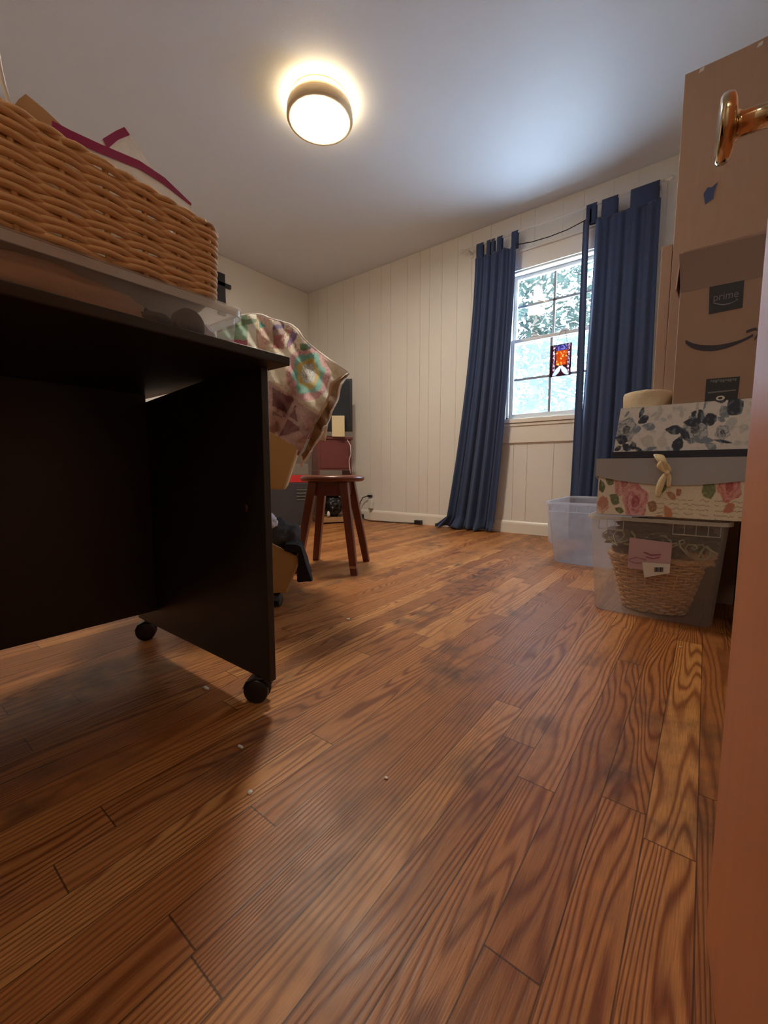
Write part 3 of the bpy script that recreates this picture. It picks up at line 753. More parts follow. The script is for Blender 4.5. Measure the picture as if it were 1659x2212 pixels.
for i in range(4):
    a, b = tops[i], tops[(i + 1) % 4]; c = (a + b) / 2; ux = (b - a).normalized(); uy = Vector((-ux.y, ux.x, 0))
    m = MB(); m.obox((c.x, c.y, 0.412), ux, uy, (0, 0, 1), (b - a).length / 2 - 0.01, 0.008, 0.035)
    m.build('apron', 'stool', st)

# ------------------------------------------------------------------ rolling cart with trough tiers, quilt and clothes
UZ = Vector((0, 0, 1))
ct = thing('rolling_cart', 'rolling cart with two tan board trough tiers behind the black desk', 'cart', (-1.45, 1.1, 0))
CA = Vector((0.655, 0.7556, 0)); CB = Vector((-0.7556, 0.655, 0)); CO = Vector((-1.160, 1.0, 0))
def cp(a, b, z): return CO + CA * a + CB * b + UZ * z
def cbox(mm, a0, a1, b0, b1, z0, z1): return mm.hexa([cp(a0, b0, z0), cp(a1, b0, z0), cp(a1, b1, z0), cp(a0, b1, z0)], [cp(a0, b0, z1), cp(a1, b0, z1), cp(a1, b1, z1), cp(a0, b1, z1)])
def trough(z0, z1):
    poly = [(-0.42, z0), (-0.050, z0), (-0.003, z1 - 0.045), (-0.008, z1 - 0.028), (-0.105, z1 + 0.028), (-0.42, z1 + 0.028)]
    n = len(poly)
    for bb in (0.0, 0.42):
        m = MB(); m.add([cp(a, bb, z) for a, z in poly] + [cp(a, bb + 0.014, z) for a, z in poly], [tuple(range(n))[::-1], tuple(range(n, 2 * n))] + [(i, (i + 1) % n, n + (i + 1) % n, n + i) for i in range(n)])
        m.build('tier_end', 'tan', ct, bevel=0.0015)
    m = MB(); m.hexa([cp(-0.052, 0.0, z0), cp(-0.045, 0.0, z0), cp(-0.045, 0.43, z0), cp(-0.052, 0.43, z0)], [cp(-0.004, 0.0, z1 - 0.04), cp(0.003, 0.0, z1 - 0.04), cp(0.003, 0.43, z1 - 0.04), cp(-0.004, 0.43, z1 - 0.04)])
    m.build('tier_front', 'tan_edge', ct)
    m = MB(); cbox(m, -0.42, -0.408, 0.014, 0.42, z0, z1); m.build('tier_back', 'tan', ct)
    m = MB(); cbox(m, -0.408, -0.052, 0.014, 0.42, z0, z0 + 0.01); m.build('tier_bottom', 'tan', ct)
trough(0.436, 0.616); trough(0.058, 0.218)
for bb in (-0.012, 0.436):
    m = MB(); cbox(m, -0.24, -0.20, bb, bb + 0.01, 0.06, 0.62); m.build('post', 'tan', ct)
for a_, b_ in ((-0.085, 0.03), (-0.37, 0.03), (-0.085, 0.39), (-0.37, 0.39)):
    q = cp(a_, b_, 0); caster(q.x, q.y, ct, 0.5, 0.024, top=0.060)

# quilt: a sheet piled on the cart, hanging over its front corner
def poly_at(P, t):
    q = t * (len(P) - 1); i = min(int(q), len(P) - 2); f = q - i
    a = P[i]; b = P[i + 1]; return (a[0] + (b[0] - a[0]) * f, a[1] + (b[1] - a[1]) * f)
TOPC = [(470, 700), (500, 690), (523, 683), (545, 680), (566, 682), (585, 691), (605, 696), (628, 703), (643, 715), (655, 735), (672, 750), (690, 764), (712, 780), (732, 793), (749, 805)]
BOTC = [(470, 930), (500, 945), (530, 955), (560, 965), (590, 968), (612, 972), (632, 976), (645, 984)]
RIN = [(749, 805), (712, 829), (708, 850), (700, 872), (688, 890), (672, 920), (660, 950), (648, 975), (641, 985)]
ROUT = [(749, 806), (738, 830), (728, 862), (716, 892), (704, 918), (695, 935), (680, 962), (664, 985), (651, 1008)]
def inpoly(p, P):
    x, y = p; r = False; n = len(P)
    for i in range(n):
        x1, y1 = P[i]; x2, y2 = P[(i + 1) % n]
        if (y1 > y) != (y2 > y) and x < (x2 - x1) * (y - y1) / (y2 - y1) + x1: r = not r
    return r
def qcol(x, y):
    n = noise.noise(Vector((x * 0.15, y * 0.15, 0))); n2 = noise.noise(Vector((x * 0.9, y * 0.9, 4)))
    c = (0.78, 0.68, 0.52)
    dx, dy = x - 666, y - 808; an = math.atan2(dy, dx); r = math.hypot(dx / 34, dy / 44)
    sc = 1 + 0.09 * cos(6 * an + 0.6)
    line = (y - 823) - (x - 596) * 0.727
    if line > 0 and y > 823:
        c = (0.46, 0.27, 0.24)
        if n2 > 0.1: c = (0.55, 0.34, 0.30)
        if inpoly((x, y), [(590, 835), (633, 862), (642, 880), (618, 902), (590, 895)]) or inpoly((x, y), [(640, 884), (650, 930), (600, 946), (616, 905)]): c = (0.20, 0.075, 0.075)
        d1 = abs((y - 885) - (x - 597) * 0.64) / 1.19; d2 = abs((y - 940) + (x - 600) * 1.85) / 2.1
        if (d1 < 4 and x < 650) or (d2 < 4 and 865 < y < 950): c = (0.50, 0.32, 0.30)
        if line < 8: c = (0.66, 0.50, 0.36)
        if abs(n) < 0.03: c = tuple(k * 0.8 for k in c)
    elif y > 755 or x > 650:
        if r < 0.5 * sc: c = (0.72, 0.70, 0.62) if n2 > -0.1 else (0.34, 0.34, 0.42)
        elif r < 0.74 * (1 + 0.09 * cos(5 * an)): c = (0.66, 0.47, 0.14)
        elif r < 1.02 * sc: c = (0.22, 0.50, 0.42)
        elif r < 1.36: c = (0.72, 0.42, 0.40) if n2 < 0.15 else (0.50, 0.22, 0.26)
        if inpoly((x, y), [(646, 742), (662, 744), (672, 754), (650, 758)]): c = (0.16, 0.26, 0.14)
    else:
        if x < 557: c = (0.16, 0.24, 0.13) if (y < 706 - (x - 523) * 0.25 and y > 690) else ((0.30, 0.48, 0.34) if x < 536 and y < 735 else ((0.42, 0.08, 0.14) if x < 536 and y > 735 else (0.74, 0.68, 0.56)))
        elif x < 590:
            c = (0.68, 0.42, 0.34) if n2 < 0.2 else (0.78, 0.62, 0.5)
            if inpoly((x, y), [(560, 694), (576, 706), (560, 712)]): c = (0.12, 0.42, 0.34)
            if x > 586 - (y - 700) * 0.2: c = (0.70, 0.58, 0.42)
        elif x < 615:
            c = (0.42, 0.15, 0.13) if y > 725 else (0.40, 0.28, 0.26)
            if y < 712 - (x - 600) * 0.1 and y > 703: c = (0.14, 0.10, 0.22)
        else:
            c = (0.76, 0.66, 0.50)
            if inpoly((x, y), [(632, 715), (645, 722), (640, 735), (622, 755), (620, 745)]): c = (0.18, 0.11, 0.28)
            if inpoly((x, y), [(618, 712), (632, 716), (628, 724)]): c = (0.60, 0.16, 0.14)
            if abs(n) < 0.05 and x < 640: c = (0.45, 0.15, 0.18)
    if abs(x - 557) < 1.5 and y < 750: c = (0.50, 0.36, 0.14)
    k = 1 + 0.12 * n2
    return (c[0] * k, c[1] * k, c[2] * k, 1)
ql = thing('quilt', 'scrappy patchwork quilt with a turquoise and gold flower, heaped on the cart behind the desk', 'quilt', (-1.4, 1.1, 0.55))
nu, nv = 170, 130
m = MB(); cols = []; vs = []
for j in range(nv + 1):
    v = j / nv
    for i in range(nu + 1):
        u = i / nu
        tp = poly_at(TOPC, u); bt = poly_at(BOTC, u); ri = poly_at(RIN, v)
        lf = (TOPC[0][0], TOPC[0][1] + (BOTC[0][1] - TOPC[0][1]) * v)
        # Coons blend of the four border curves
        a = (tp[0] * (1 - v) + bt[0] * v, tp[1] * (1 - v) + bt[1] * v)
        b = (lf[0] * (1 - u) + ri[0] * u, lf[1] * (1 - u) + ri[1] * u)
        c00, c10, c01, c11 = TOPC[0], TOPC[-1], BOTC[0], RIN[-1]
        cc = tuple((c00[k] * (1 - u) + c10[k] * u) * (1 - v) + (c01[k] * (1 - u) + c11[k] * u) * v for k in (0, 1))
        x = a[0] + b[0] - cc[0]; y = a[1] + b[1] - cc[1]
        Y = 1.13 - 0.05 * sin(PI * min(1, v * 1.2)) + 0.02 * sin(x * 0.07 + y * 0.03) + 0.010 * sin(x * 0.16 - y * 0.11) + 0.006 * noise.noise(Vector((x * 0.08, y * 0.08, 0)))
        Y += 0.10 * (1 - v) ** 3 * 0.5
        Y = Y - (0.10 if v > 0.5 else 0.2 * v) * (0.3 + 0.7 * u) * 0.6
        cols.append(qcol(x, y)); vs.append(at(x, y, Y))
m.add(vs, [(j * (nu + 1) + i, j * (nu + 1) + i + 1, (j + 1) * (nu + 1) + i + 1, (j + 1) * (nu + 1) + i) for j in range(nv) for i in range(nu)])
top_row = vs[:nu + 1]
m.col = cols
m.build('patchwork_face', 'quilt', ql, smooth=True, solid=0.008)
edge_in = [vs[j * (nu + 1) + nu] for j in range(nv + 1)]
# top of the heap running back and down behind
m = MB(); nb = 30; bv = []; bc = []
for j in range(nb + 1):
    v = j / nb
    for i in range(nu + 1):
        p = top_row[i]; u = i / nu
        hgt = p.z - 0.60
        aw = Vector((p.x, p.y, 0)).normalized()
        q = p + aw * (0.30 * v) - CA * (0.10 * v * u) + UZ * (0.3 * v * (p.z - H) * 0.25 - max(0, hgt + 0.02) * v ** 2.2 * 0.9)
        bv.append(q); bc.append(qcol(*[(TOPC[0][0] + (TOPC[-1][0] - TOPC[0][0]) * u), 700 + 40 * v + 60 * u]))
m.add(bv, [(j * (nu + 1) + i, j * (nu + 1) + i + 1, (j + 1) * (nu + 1) + i + 1, (j + 1) * (nu + 1) + i) for j in range(nb) for i in range(nu)]); m.col = bc
m.build('patchwork_back', 'quilt', ql, smooth=True, solid=0.008)
# underside turned out along the hanging edge, with its white binding
m = MB(); uv = []; outer = []
for j in range(nv + 1):
    v = j / nv; ro = poly_at(ROUT, v); ro = (ro[0] + 1.4 * sin(v * 31), ro[1])
    e = edge_in[j]; o_ = at(ro[0], ro[1], e.y + 0.035); outer.append(o_)
    for i in range(9):
        t_ = i / 8; q = (e + Vector((0, 0.014, 0))).lerp(o_, t_) + Vector((0, 0.006 * sin(PI * t_) + 0.002 * sin(v * 17), 0)); uv.append(q)
m.add(uv, [(j * 9 + i, j * 9 + i + 1, (j + 1) * 9 + i + 1, (j + 1) * 9 + i) for j in range(nv) for i in range(8)])
m.build('backing', 'underside', ql, smooth=True, solid=0.004)
m = MB(); m.tube(outer, 0.0042, 8); m.tube([uv[nv * 9 + i] for i in range(9)], 0.0042, 8); m.tube([top_row[i] + Vector((0, 0.002, 0.003)) for i in range(0, nu + 1, 2)], 0.005, 8)
m.build('binding', 'binding', ql, smooth=True)

# clothes in the lower tier
def cloth_blob(c, r, mt, label, seed, amp=0.3, nm='garment', cat='garment'):
    m = MB(); m.add(*blob(c, r, amp, 5, 4, seed)); return tag(m.build(nm, mt, smooth=True, origin=(c[0], c[1], c[2] - r[2])), label, cat)
cloth_blob(tuple(cp(-0.085, 0.11, 0.235)), (0.072, 0.09, 0.085), 'grey_cloth', 'charcoal garment bundled in the lower tan tier of the cart', 2)
cloth_blob(tuple(cp(-0.125, 0.07, 0.300)), (0.045, 0.05, 0.050), 'white_cloth', 'white garment crumpled on the charcoal one in the lower cart tier', 5)
m = MB(); 
GP = [(-0.055, 0.214), (-0.050, 0.236), (-0.012, 0.240), (0.006, 0.228), (0.016, 0.200), (0.028, 0.158), (0.044, 0.099), (0.020, 0.094), (-0.008, 0.098), (-0.004, 0.140), (0.000, 0.200)]
n = len(GP); NB = 12
vs = [cp(a_ + 0.004 * sin(k * 1.3 + i), -0.012 + 0.15 * k / NB, z_ + 0.004 * sin(k * 0.9 + i * 2)) for k in range(NB + 1) for i, (a_, z_) in enumerate(GP)]
m.add(vs, [(k * n + i, k * n + (i + 1) % n, (k + 1) * n + (i + 1) % n, (k + 1) * n + i) for k in range(NB) for i in range(n)] + [tuple(range(n))[::-1], tuple(NB * n + i for i in range(n))])
tag(m.build('garment', 'black_cloth', origin=cp(0, 0.1, 0.10), bevel=0.002), 'black garment hanging over the front edge of the lower cart tier', 'garment')

# ------------------------------------------------------------------ far left corner: dark cabinet, red-brown stand, television
ang45 = math.radians(60)
A = Vector((cos(ang45), sin(ang45), 0)); B = Vector((-sin(ang45), cos(ang45), 0)); 
sn = thing('small_stand', 'red-brown wooden cabinet with an open bottom shelf in the far corner under the television', 'cabinet', (-2.95, 2.98, 0))
pR = at(760, 952, 2.98); pL = at(691, 957, 2.98)
base = Vector((pR.x, pR.y, 0)) + B * 0.0
wdt = 0.335
ctr = base - A * (wdt / 2) + B * 0.13
def sbox(mm, cx, cy, cz, hx, hy, hz, c=ctr): return mm.obox(c + A * cx + B * cy + UZ * cz, A, B, UZ, hx, hy, hz)
m = MB(); sbox(m, 0, 0, 0.80, wdt / 2 + 0.008, 0.14, 0.011); m.build('top', 'redbrown', sn, bevel=0.003)
m = MB(); sbox(m, 0, 0, 0.645, wdt / 2 - 0.004, 0.13, 0.143); m.build('box', 'redbrown', sn, bevel=0.003)
m = MB(); sbox(m, 0, -0.132, 0.635, wdt / 2 - 0.03, 0.004, 0.115); m.build('front_panel', 'redbrown', sn, bevel=0.003)
for s in (-1, 1):
    m = MB(); sbox(m, s * (wdt / 2 - 0.012), 0, 0.25, 0.008, 0.13, 0.25); m.build('side_panel', 'redbrown', sn)
m = MB(); sbox(m, 0, -0.01, 0.035, wdt / 2 + 0.0, 0.14, 0.022); m.build('bottom_shelf', mat('pale_wood_shelf', rgb(176, 136, 92), 0.6, 0.15, 12), sn, bevel=0.002)
m = MB(); m.add(*blob(ctr + UZ * 0.165 - B * 0.03, (0.11, 0.09, 0.10), 0.35, 8, 4, 3))
tag(m.build('cable_bundle', 'black_plastic', smooth=True, origin=ctr + UZ * 0.06), 'heap of black cables on the bottom shelf of the red-brown stand', 'cable bundle')
m = MB(); m.add(*blob(ctr + UZ * 0.30 - B * 0.02, (0.11, 0.09, 0.035), 0.25, 6, 3, 9))
tag(m.build('folded_cloth', 'redbrown', smooth=True, origin=ctr + UZ * 0.27), 'dark red cloth on top of the cables in the red-brown stand', 'cloth')
m = MB(); m.add(*blob(ctr + UZ * 0.375 - B * 0.04, (0.11, 0.08, 0.045), 0.4, 9, 4, 12))
tag(m.build('plastic_bag', 'plastic_rim', smooth=True, origin=ctr + UZ * 0.33), 'crumpled clear plastic bag above the dark red cloth in the stand', 'plastic bag')
m = MB(); m.lathe([(0.0001, 0.07), (0.014, 0.07), (0.016, 0.09), (0.010, 0.115), (0.0001, 0.12)], 16, Matrix.Translation(ctr - A * 0.07 - B * 0.135)); 
tag(m.build('plug', 'white', smooth=True, origin=ctr - A * 0.07 - B * 0.135 + UZ * 0.057), 'small white plug in front of the cable heap', 'plug')
tv = thing('television', 'black flat television standing on the red-brown stand', 'television', ctr + UZ * 0.811)
tc_ = at(760, 820, 3.0); 
tA = _R.copy(); tB = Vector((-tA.y, tA.x, 0)); TR = Vector((tc_.x, tc_.y, 0)); TW = 0.62; TC = TR - tA * TW / 2 + tB * 0.03
TC = TC + Vector((0, 0, 0))
m = MB(); m.obox(TC + UZ * 1.115, tA, tB, UZ, TW / 2, 0.02, 0.245); bz = m.build('bezel', 'black_plastic', tv, bevel=0.004)
m = MB(); m.obox(TC + UZ * 1.125 - tB * 0.0205, tA, tB, UZ, TW / 2 - 0.022, 0.0015, 0.215); m.build('screen', 'screen', tv)
m = MB(); m.obox(TC + UZ * 0.845, tA, tB, UZ, 0.04, 0.012, 0.03); m.obox(TC + UZ * 0.818, tA, tB, UZ, 0.14, 0.07, 0.006); m.build('stand', 'black_plastic', tv)
m = MB(); m.tube([at(691, 939, 2.93), at(717, 939, 2.96)], 0.004, 6); 
cd = at(731, 950, 2.84)
m = MB(); m.obox(Vector((cd.x, cd.y, 0.811 + 0.095)), _R, _fh, UZ, 0.058, 0.006, 0.095)
tag(m.build('greeting_card', 'cream', bevel=0.001, origin=(cd.x, cd.y, 0.811)), 'cream card standing in front of the television', 'card')
m = MB(); pts = [at(750, 950, 2.9), at(757, 962, 2.88), at(758, 980, 2.88), at(754, 995, 2.88), at(755, 1008, 2.88), at(757, 1022, 2.88)]
m.tube(pts, 0.0035, 6); tag(m.build('cord', 'white', smooth=True), 'white cord hanging down the right side of the red-brown stand', 'cord')

# dark cabinet between stand and cart
dc = thing('speaker_cabinet', 'low dark grey cabinet on the floor left of the red-brown stand', 'cabinet', (-2.95, 2.55, 0))
f0 = at(596, 1137, 2.40); f1 = at(664, 1132, 2.40)
E1 = Vector((-3.02, 2.37, 0)); E2 = Vector((-2.855, 2.60, 0)); dA = (E2 - E1).normalized(); dB = Vector((-dA.y, dA.x, 0))
dcC = E2 - dA * 0.24 + dB * 0.16
m = MB(); m.obox(dcC + UZ * 0.195, dA, dB, UZ, 0.24, 0.16, 0.195); m.build('body', 'darkcab', dc, bevel=0.006)
def dpt(a, z, d=0.0): return E2 - dA * a - dB * d + UZ * z
m = MB()
for k in range(4): m.obox(dpt(0.065, 0.235 + k * 0.03, 0.004), dA, dB, UZ, 0.055, 0.003, 0.004)
m.build('grille', mat('grey_grille', rgb(112, 116, 104), 0.5), dc)
m = MB(); m.obox(dpt(0.10, 0.425, -0.07), dA, dB, UZ, 0.10, 0.06, 0.034)
tag(m.build('red_case', 'red', bevel=0.004, origin=dpt(0.10, 0.391, -0.07)), 'flat red case on the low dark grey cabinet', 'case')
m = MB(); m.obox(dpt(0.08, 0.509, -0.07), dA, dB, UZ, 0.075, 0.05, 0.050)
tag(m.build('grey_box', mat('grey_box_card', rgb(128, 120, 108), 0.6, 0.2, 30), bevel=0.004, origin=dpt(0.08, 0.459, -0.07)), 'small grey box standing on the red case', 'box')

# outlet, adaptor and cords
ol = thing('wall_outlet', 'white wall outlet near the floor left of the curtains', 'outlet', (-2.675, YW, 0.20))
m = MB(); m.box(-2.710, -2.640, YW - 0.005, YW, 0.17, 0.285); m.build('cover_plate', 'white', ol, bevel=0.002)
for zz in (0.255, 0.205):
    m = MB(); m.box(-2.692, -2.658, YW - 0.008, YW - 0.004, zz - 0.014, zz + 0.014); m.build('socket', 'white', ol, bevel=0.002)
m = MB(); m.box(-2.70, -2.655, YW - 0.045, YW - 0.008, 0.115, 0.215)
tag(m.build('power_adaptor', 'white', bevel=0.006, origin=(-2.6775, YW - 0.03, 0.115)), 'white power adaptor plugged into the wall outlet', 'adaptor')
m = MB(); m.box(-2.712, -2.668, YW - 0.038, YW - 0.008, 0.232, 0.252); m.tube([(-2.71, YW - 0.03, 0.242), (-2.76, YW - 0.05, 0.225), (-2.79, YW - 0.06, 0.17), (-2.79, YW - 0.07, 0.10), (-2.74, YW - 0.09, 0.05), (-2.70, YW - 0.10, 0.012), (-2.60, YW - 0.14, 0.006), (-2.45, YW - 0.10, 0.006), (-2.25, YW - 0.06, 0.006), (-2.11, YW - 0.045, 0.010)], 0.0045, 8)
m.box(-2.125, -2.060, YW - 0.062, YW - 0.022, 0.002, 0.040)
tag(m.build('extension_cord', 'black_plastic'), 'black extension cord running from the outlet along the baseboard', 'cord')
m = MB(); m.tube([(-2.68, YW - 0.03, 0.115), (-2.69, YW - 0.05, 0.07), (-2.66, YW - 0.06, 0.03), (-2.73, YW - 0.08, 0.006), (-2.85, YW - 0.06, 0.006)], 0.003, 6)
tag(m.build('cord', 'white', smooth=True), 'white lead hanging from the power adaptor to the floor', 'cord')
m = MB(); m.box(-2.80, -2.755, YW - 0.08, YW - 0.035, 0.012, 0.055)
tag(m.build('plug', 'black_plastic', bevel=0.008, origin=(-2.7775, YW - 0.06, 0.0)), 'black plug lump lying by the baseboard under the outlet', 'plug')
m = MB(); m.box(-1.90, -1.845, YW - 0.07, YW - 0.03, 0.001, 0.03)
tag(m.build('plug', 'grey_plastic', bevel=0.006, origin=(-1.87, YW - 0.05, 0.001)), 'small dark plug on the floor at the left curtain hem', 'plug')

# ------------------------------------------------------------------ stack on the right
YS = 1.62
b1 = thing('storage_bin', 'clear plastic bin at the bottom of the box stack, a wicker basket inside', 'storage bin', (-0.13, YS + 0.2, 0))
bin_shell(b1, -0.322, 0.066, YS, YS + 0.365, 0, 0.345, 0.022, 0.010, ('plastic', 'plastic_rim'), r=0.035)
for xa, xb in ((-0.290, -0.215), (-0.075, 0.045)):   # collar grid below the rim
    m = MB()
    for k in range(4 if xa < -0.2 else 5):
        n_ = (3 if xa < -0.2 else 4); xx = xa + (xb - xa) * k / n_
        m.box(xx - 0.001, xx + 0.001, YS - 0.001, YS + 0.003, 0.300, 0.335)
    m.box(xa, xb, YS - 0.001, YS + 0.003, 0.298, 0.301)
    m.build('collar_ribs', 'plastic_rim', b1)
m = MB(); m.box(-0.315, 0.06, YS + 0.006, YS + 0.36, 0.347, 0.3505); m.build('lid', 'plastic', b1)
hb = thing('wicker_basket', 'pale round-ended wicker basket inside the clear bin on the floor', 'basket', (-0.13, YS + 0.2, 0.004))
weave(hb, -0.125, YS + 0.20, 0.095, 0.12, 0.006, 0.200, 0.045, 20, 34, 0.0042, 0.0058, 0.07, 'wicker_pale', 0.006, 0.0006)
m = MB(); m.grid(lambda u, v: (-0.285 + 0.33 * u, YS + 0.065 + 0.02 * sin(PI * u), 0.19 + 0.06 * cos(PI * (u - 0.5)) * 0 + 0.02 * v + (0.07 * (1 - u) ** 3)), 20, 2)
for k, (c, r, mt, lb) in enumerate([
        ((-0.16, YS + 0.15, 0.255), (0.11, 0.09, 0.060), 'purple_grey', 'dusty grey-purple cloth heaped in the wicker basket inside the clear bin'),
        ((-0.165, YS + 0.055, 0.318), (0.066, 0.022, 0.024), 'navy_paper', 'navy cloth at the top front inside the clear bin under the rose-patterned box'),
        ((-0.015, YS + 0.12, 0.265), (0.055, 0.06, 0.045), 'green_leaf', 'dark green foliage bunch at the right inside the clear bin'),
        ((-0.12, YS + 0.06, 0.282), (0.075, 0.028, 0.016), 'green_leaf', 'dark green foliage bunch above the pink sticker in the clear bin'),
        ((0.0, YS + 0.10, 0.215), (0.04, 0.04, 0.030), 'tan_cloth', 'tan cloth on the right rim of the basket in the clear bin')]):
    m = MB(); m.add(*blob(c, r, 0.5, 9, 4, k + 20)); tag(m.build('foliage' if mt == 'green_leaf' else 'folded_cloth', mt, smooth=True, origin=(c[0], c[1], c[2] - r[2] * 0.6)), lb, 'artificial foliage' if mt == 'green_leaf' else 'cloth')
m = MB(); random.seed(11)
for k in range(1):
    pts = []
    for i in range(90):
        t_ = i / 89; pts.append((-0.285 + 0.32 * t_ + 0.012 * sin(i * 1.3), YS + 0.045 + 0.012 * sin(i * 0.9 + 1), 0.262 + 0.030 * sin(i * 0.75) * cos(i * 0.23) - 0.05 * max(0, t_ - 0.6)))
    m.tube(pts, 0.0032, 6)
tag(m.build('garland', mat('pale_green_garland', rgb(176, 178, 150), 0.8, 0.3, 60), smooth=True), 'pale tangled garland lying on top of the things in the clear bin', 'garland')
# sticker on the bin front
def z_at(px, py, Y=YS): return at(px, py, Y)
sk = thing('product_sticker', 'pink and white product sticker with a barcode flap on the clear bin front', 'sticker', (-0.16, YS - 0.003, 0.2))
def cpt(X, Y_, d): p = at(1150 + X / 3.2593, 820 + Y_ / 3.26, YS - d); return p
m = MB(); q = [cpt(685, 1112, 0.003), cpt(985, 1150, 0.003), cpt(965, 1375, 0.003), cpt(668, 1322, 0.003)]
m.hexa([p + Vector((0, 0.002, 0)) for p in q], q); m.build('card', 'pinkcard', sk)
m = MB(); q = [cpt(772, 1285, 0.006), cpt(970, 1302, 0.006), cpt(966, 1362, 0.006), cpt(788, 1395, 0.006)]
m.hexa([p + Vector((0, 0.002, 0)) for p in q], q); m.build('barcode_flap', 'white', sk)
m = MB()
for k in range(9):
    X = 858 + k * 7.5; a, b = cpt(X, 1322, 0.0075), cpt(X + (2 + (k * 7) % 4), 1355, 0.0075); m.box(a.x, b.x, a.y, a.y + 0.0008, b.z, a.z)
m.build('barcode', 'label_dark', sk)
m = MB(); m.tube([cpt(680, 1265, 0.0042), cpt(730, 1252, 0.0042), cpt(800, 1270, 0.0042), cpt(790, 1290, 0.0042), cpt(720, 1292, 0.0042), cpt(682, 1276, 0.0042)], 0.001, 5, closed=True)
m.tube([cpt(785, 1215, 0.0042), cpt(835, 1236, 0.0042), cpt(905, 1232, 0.0042)], 0.0022, 5); m.tube([cpt(800, 1248, 0.0042), cpt(850, 1262, 0.0042), cpt(900, 1250, 0.0042)], 0.0016, 5)
m.build('pink_print', 'pinkink', sk)

# printed pattern painter (positions in pattern units, later mapped on the box face)
def mixc(a, b, t): return tuple(a[k] * (1 - t) + b[k] * t for k in range(3))
def leaf(x, y, cx, cy, L, W, an):
    dx, dy = x - cx, y - cy; c, s = cos(an), sin(an); a = dx * c + dy * s; b = -dx * s + dy * c
    t = a / L
    if abs(t) > 1: return 0
    wd = W * (1 - t * t) * (1 + 0.3 * t)
    return 1 if abs(b) < wd else 0
def rose(x, y, cx, cy, r, dark, mid, light):
    dx, dy = x - cx, y - cy; d = math.hypot(dx, dy) / r; an = math.atan2(dy, dx)
    if d > 1 + 0.10 * sin(5 * an + cx): return None
    nn_ = noise.noise(Vector((x * 0.045, y * 0.045, cx))); n3_ = noise.noise(Vector((x * 0.11, y * 0.11, cx)))
    w_ = max(0, min(1, 0.5 + 0.36 * sin(d * 11 + an * 2 + 1.3 * sin(an * 3) + 3.2 * nn_) + 0.55 * n3_)); c = mixc(light, mid, w_)
    if d < 0.35: c = mixc(c, dark, 0.6 + 0.3 * w_)
    if w_ > 0.88: c = mixc(c, dark, 0.45)
    return c
NV, SB, LB = (0.035, 0.05, 0.09), (0.22, 0.29, 0.38), (0.55, 0.60, 0.64)
blue_leaves = [(775, 230, 40, 15, -1.3, NV), (797, 283, 42, 26, -0.5, NV), (850, 335, 48, 24, 0.15, SB), (880, 250, 30, 10, -0.5, LB), (960, 290, 26, 12, 0.4, LB), (1050, 368, 62, 28, 0.1, NV), (1090, 468, 52, 34, 1.9, NV), (1130, 400, 60, 22, 0.9, NV), (1095, 250, 34, 12, 1.4, LB), (1215, 275, 48, 36, 0.4, NV), (1300, 310, 50, 36, -0.3, NV), (1250, 445, 80, 20, 0.1, SB), (1405, 260, 44, 32, 1.0, SB), (1470, 230, 60, 50, 0.9, NV), (1380, 310, 30, 14, 0.5, SB), (1450, 335, 40, 24, -0.3, LB), (640, 420, 50, 30, 0.3, NV), (690, 480, 40, 22, 0.6, NV), (745, 470, 30, 22, 1.2, NV), (620, 490, 30, 16, -0.4, NV), (880, 500, 50, 12, -0.2, SB), (790, 500, 44, 12, 0.5, NV), (650, 235, 26, 9, -0.9, SB), (1015, 495, 16, 12, 0.2, LB), (1395, 460, 60, 8, 0.2, NV), (1370, 185, 40, 14, 0.1, NV), (850, 440, 50, 36, 0.2, (0.62, 0.64, 0.62)), (970, 455, 40, 30, 0.4, (0.66, 0.67, 0.64)), (750, 350, 30, 34, 1.3, SB), (1180, 320, 60, 26, 0.0, NV), (1320, 490, 40, 20, 0.4, SB), (1210, 220, 10, 60, 0.0, LB), (1265, 200, 8, 40, 0.2, SB)]
def blue_print(X, Y):
    c = (0.80, 0.79, 0.78); n = noise.noise(Vector((X * 0.02, Y * 0.02, 0)))
    if n > 0.12: c = mixc(c, (0.40, 0.45, 0.49), min(1, (n - 0.12) * 3) * (0.5 + 0.5 * noise.noise(Vector((X * 0.05, Y * 0.05, 5)))))
    for cx, cy, r in ((668, 350, 90), (1205, 370, 95), (1395, 400, 50)):
        k = rose(X, Y, cx, cy, r, NV, SB, (0.62, 0.65, 0.68))
        if k: c = k
    for L in blue_leaves:
        if leaf(X + 5 * noise.noise(Vector((X * 0.05, Y * 0.05, 8))), Y, L[0], L[1], L[2] * 1.15, L[3] * 1.2, L[4]):
            n2 = noise.noise(Vector((X * 0.03, Y * 0.03, 2))); c = mixc(L[5], SB if L[5] == NV else LB, max(0, min(0.7, n2 * 1.6)))
    return c + (1,)
GRN = (0.17, 0.21, 0.10)
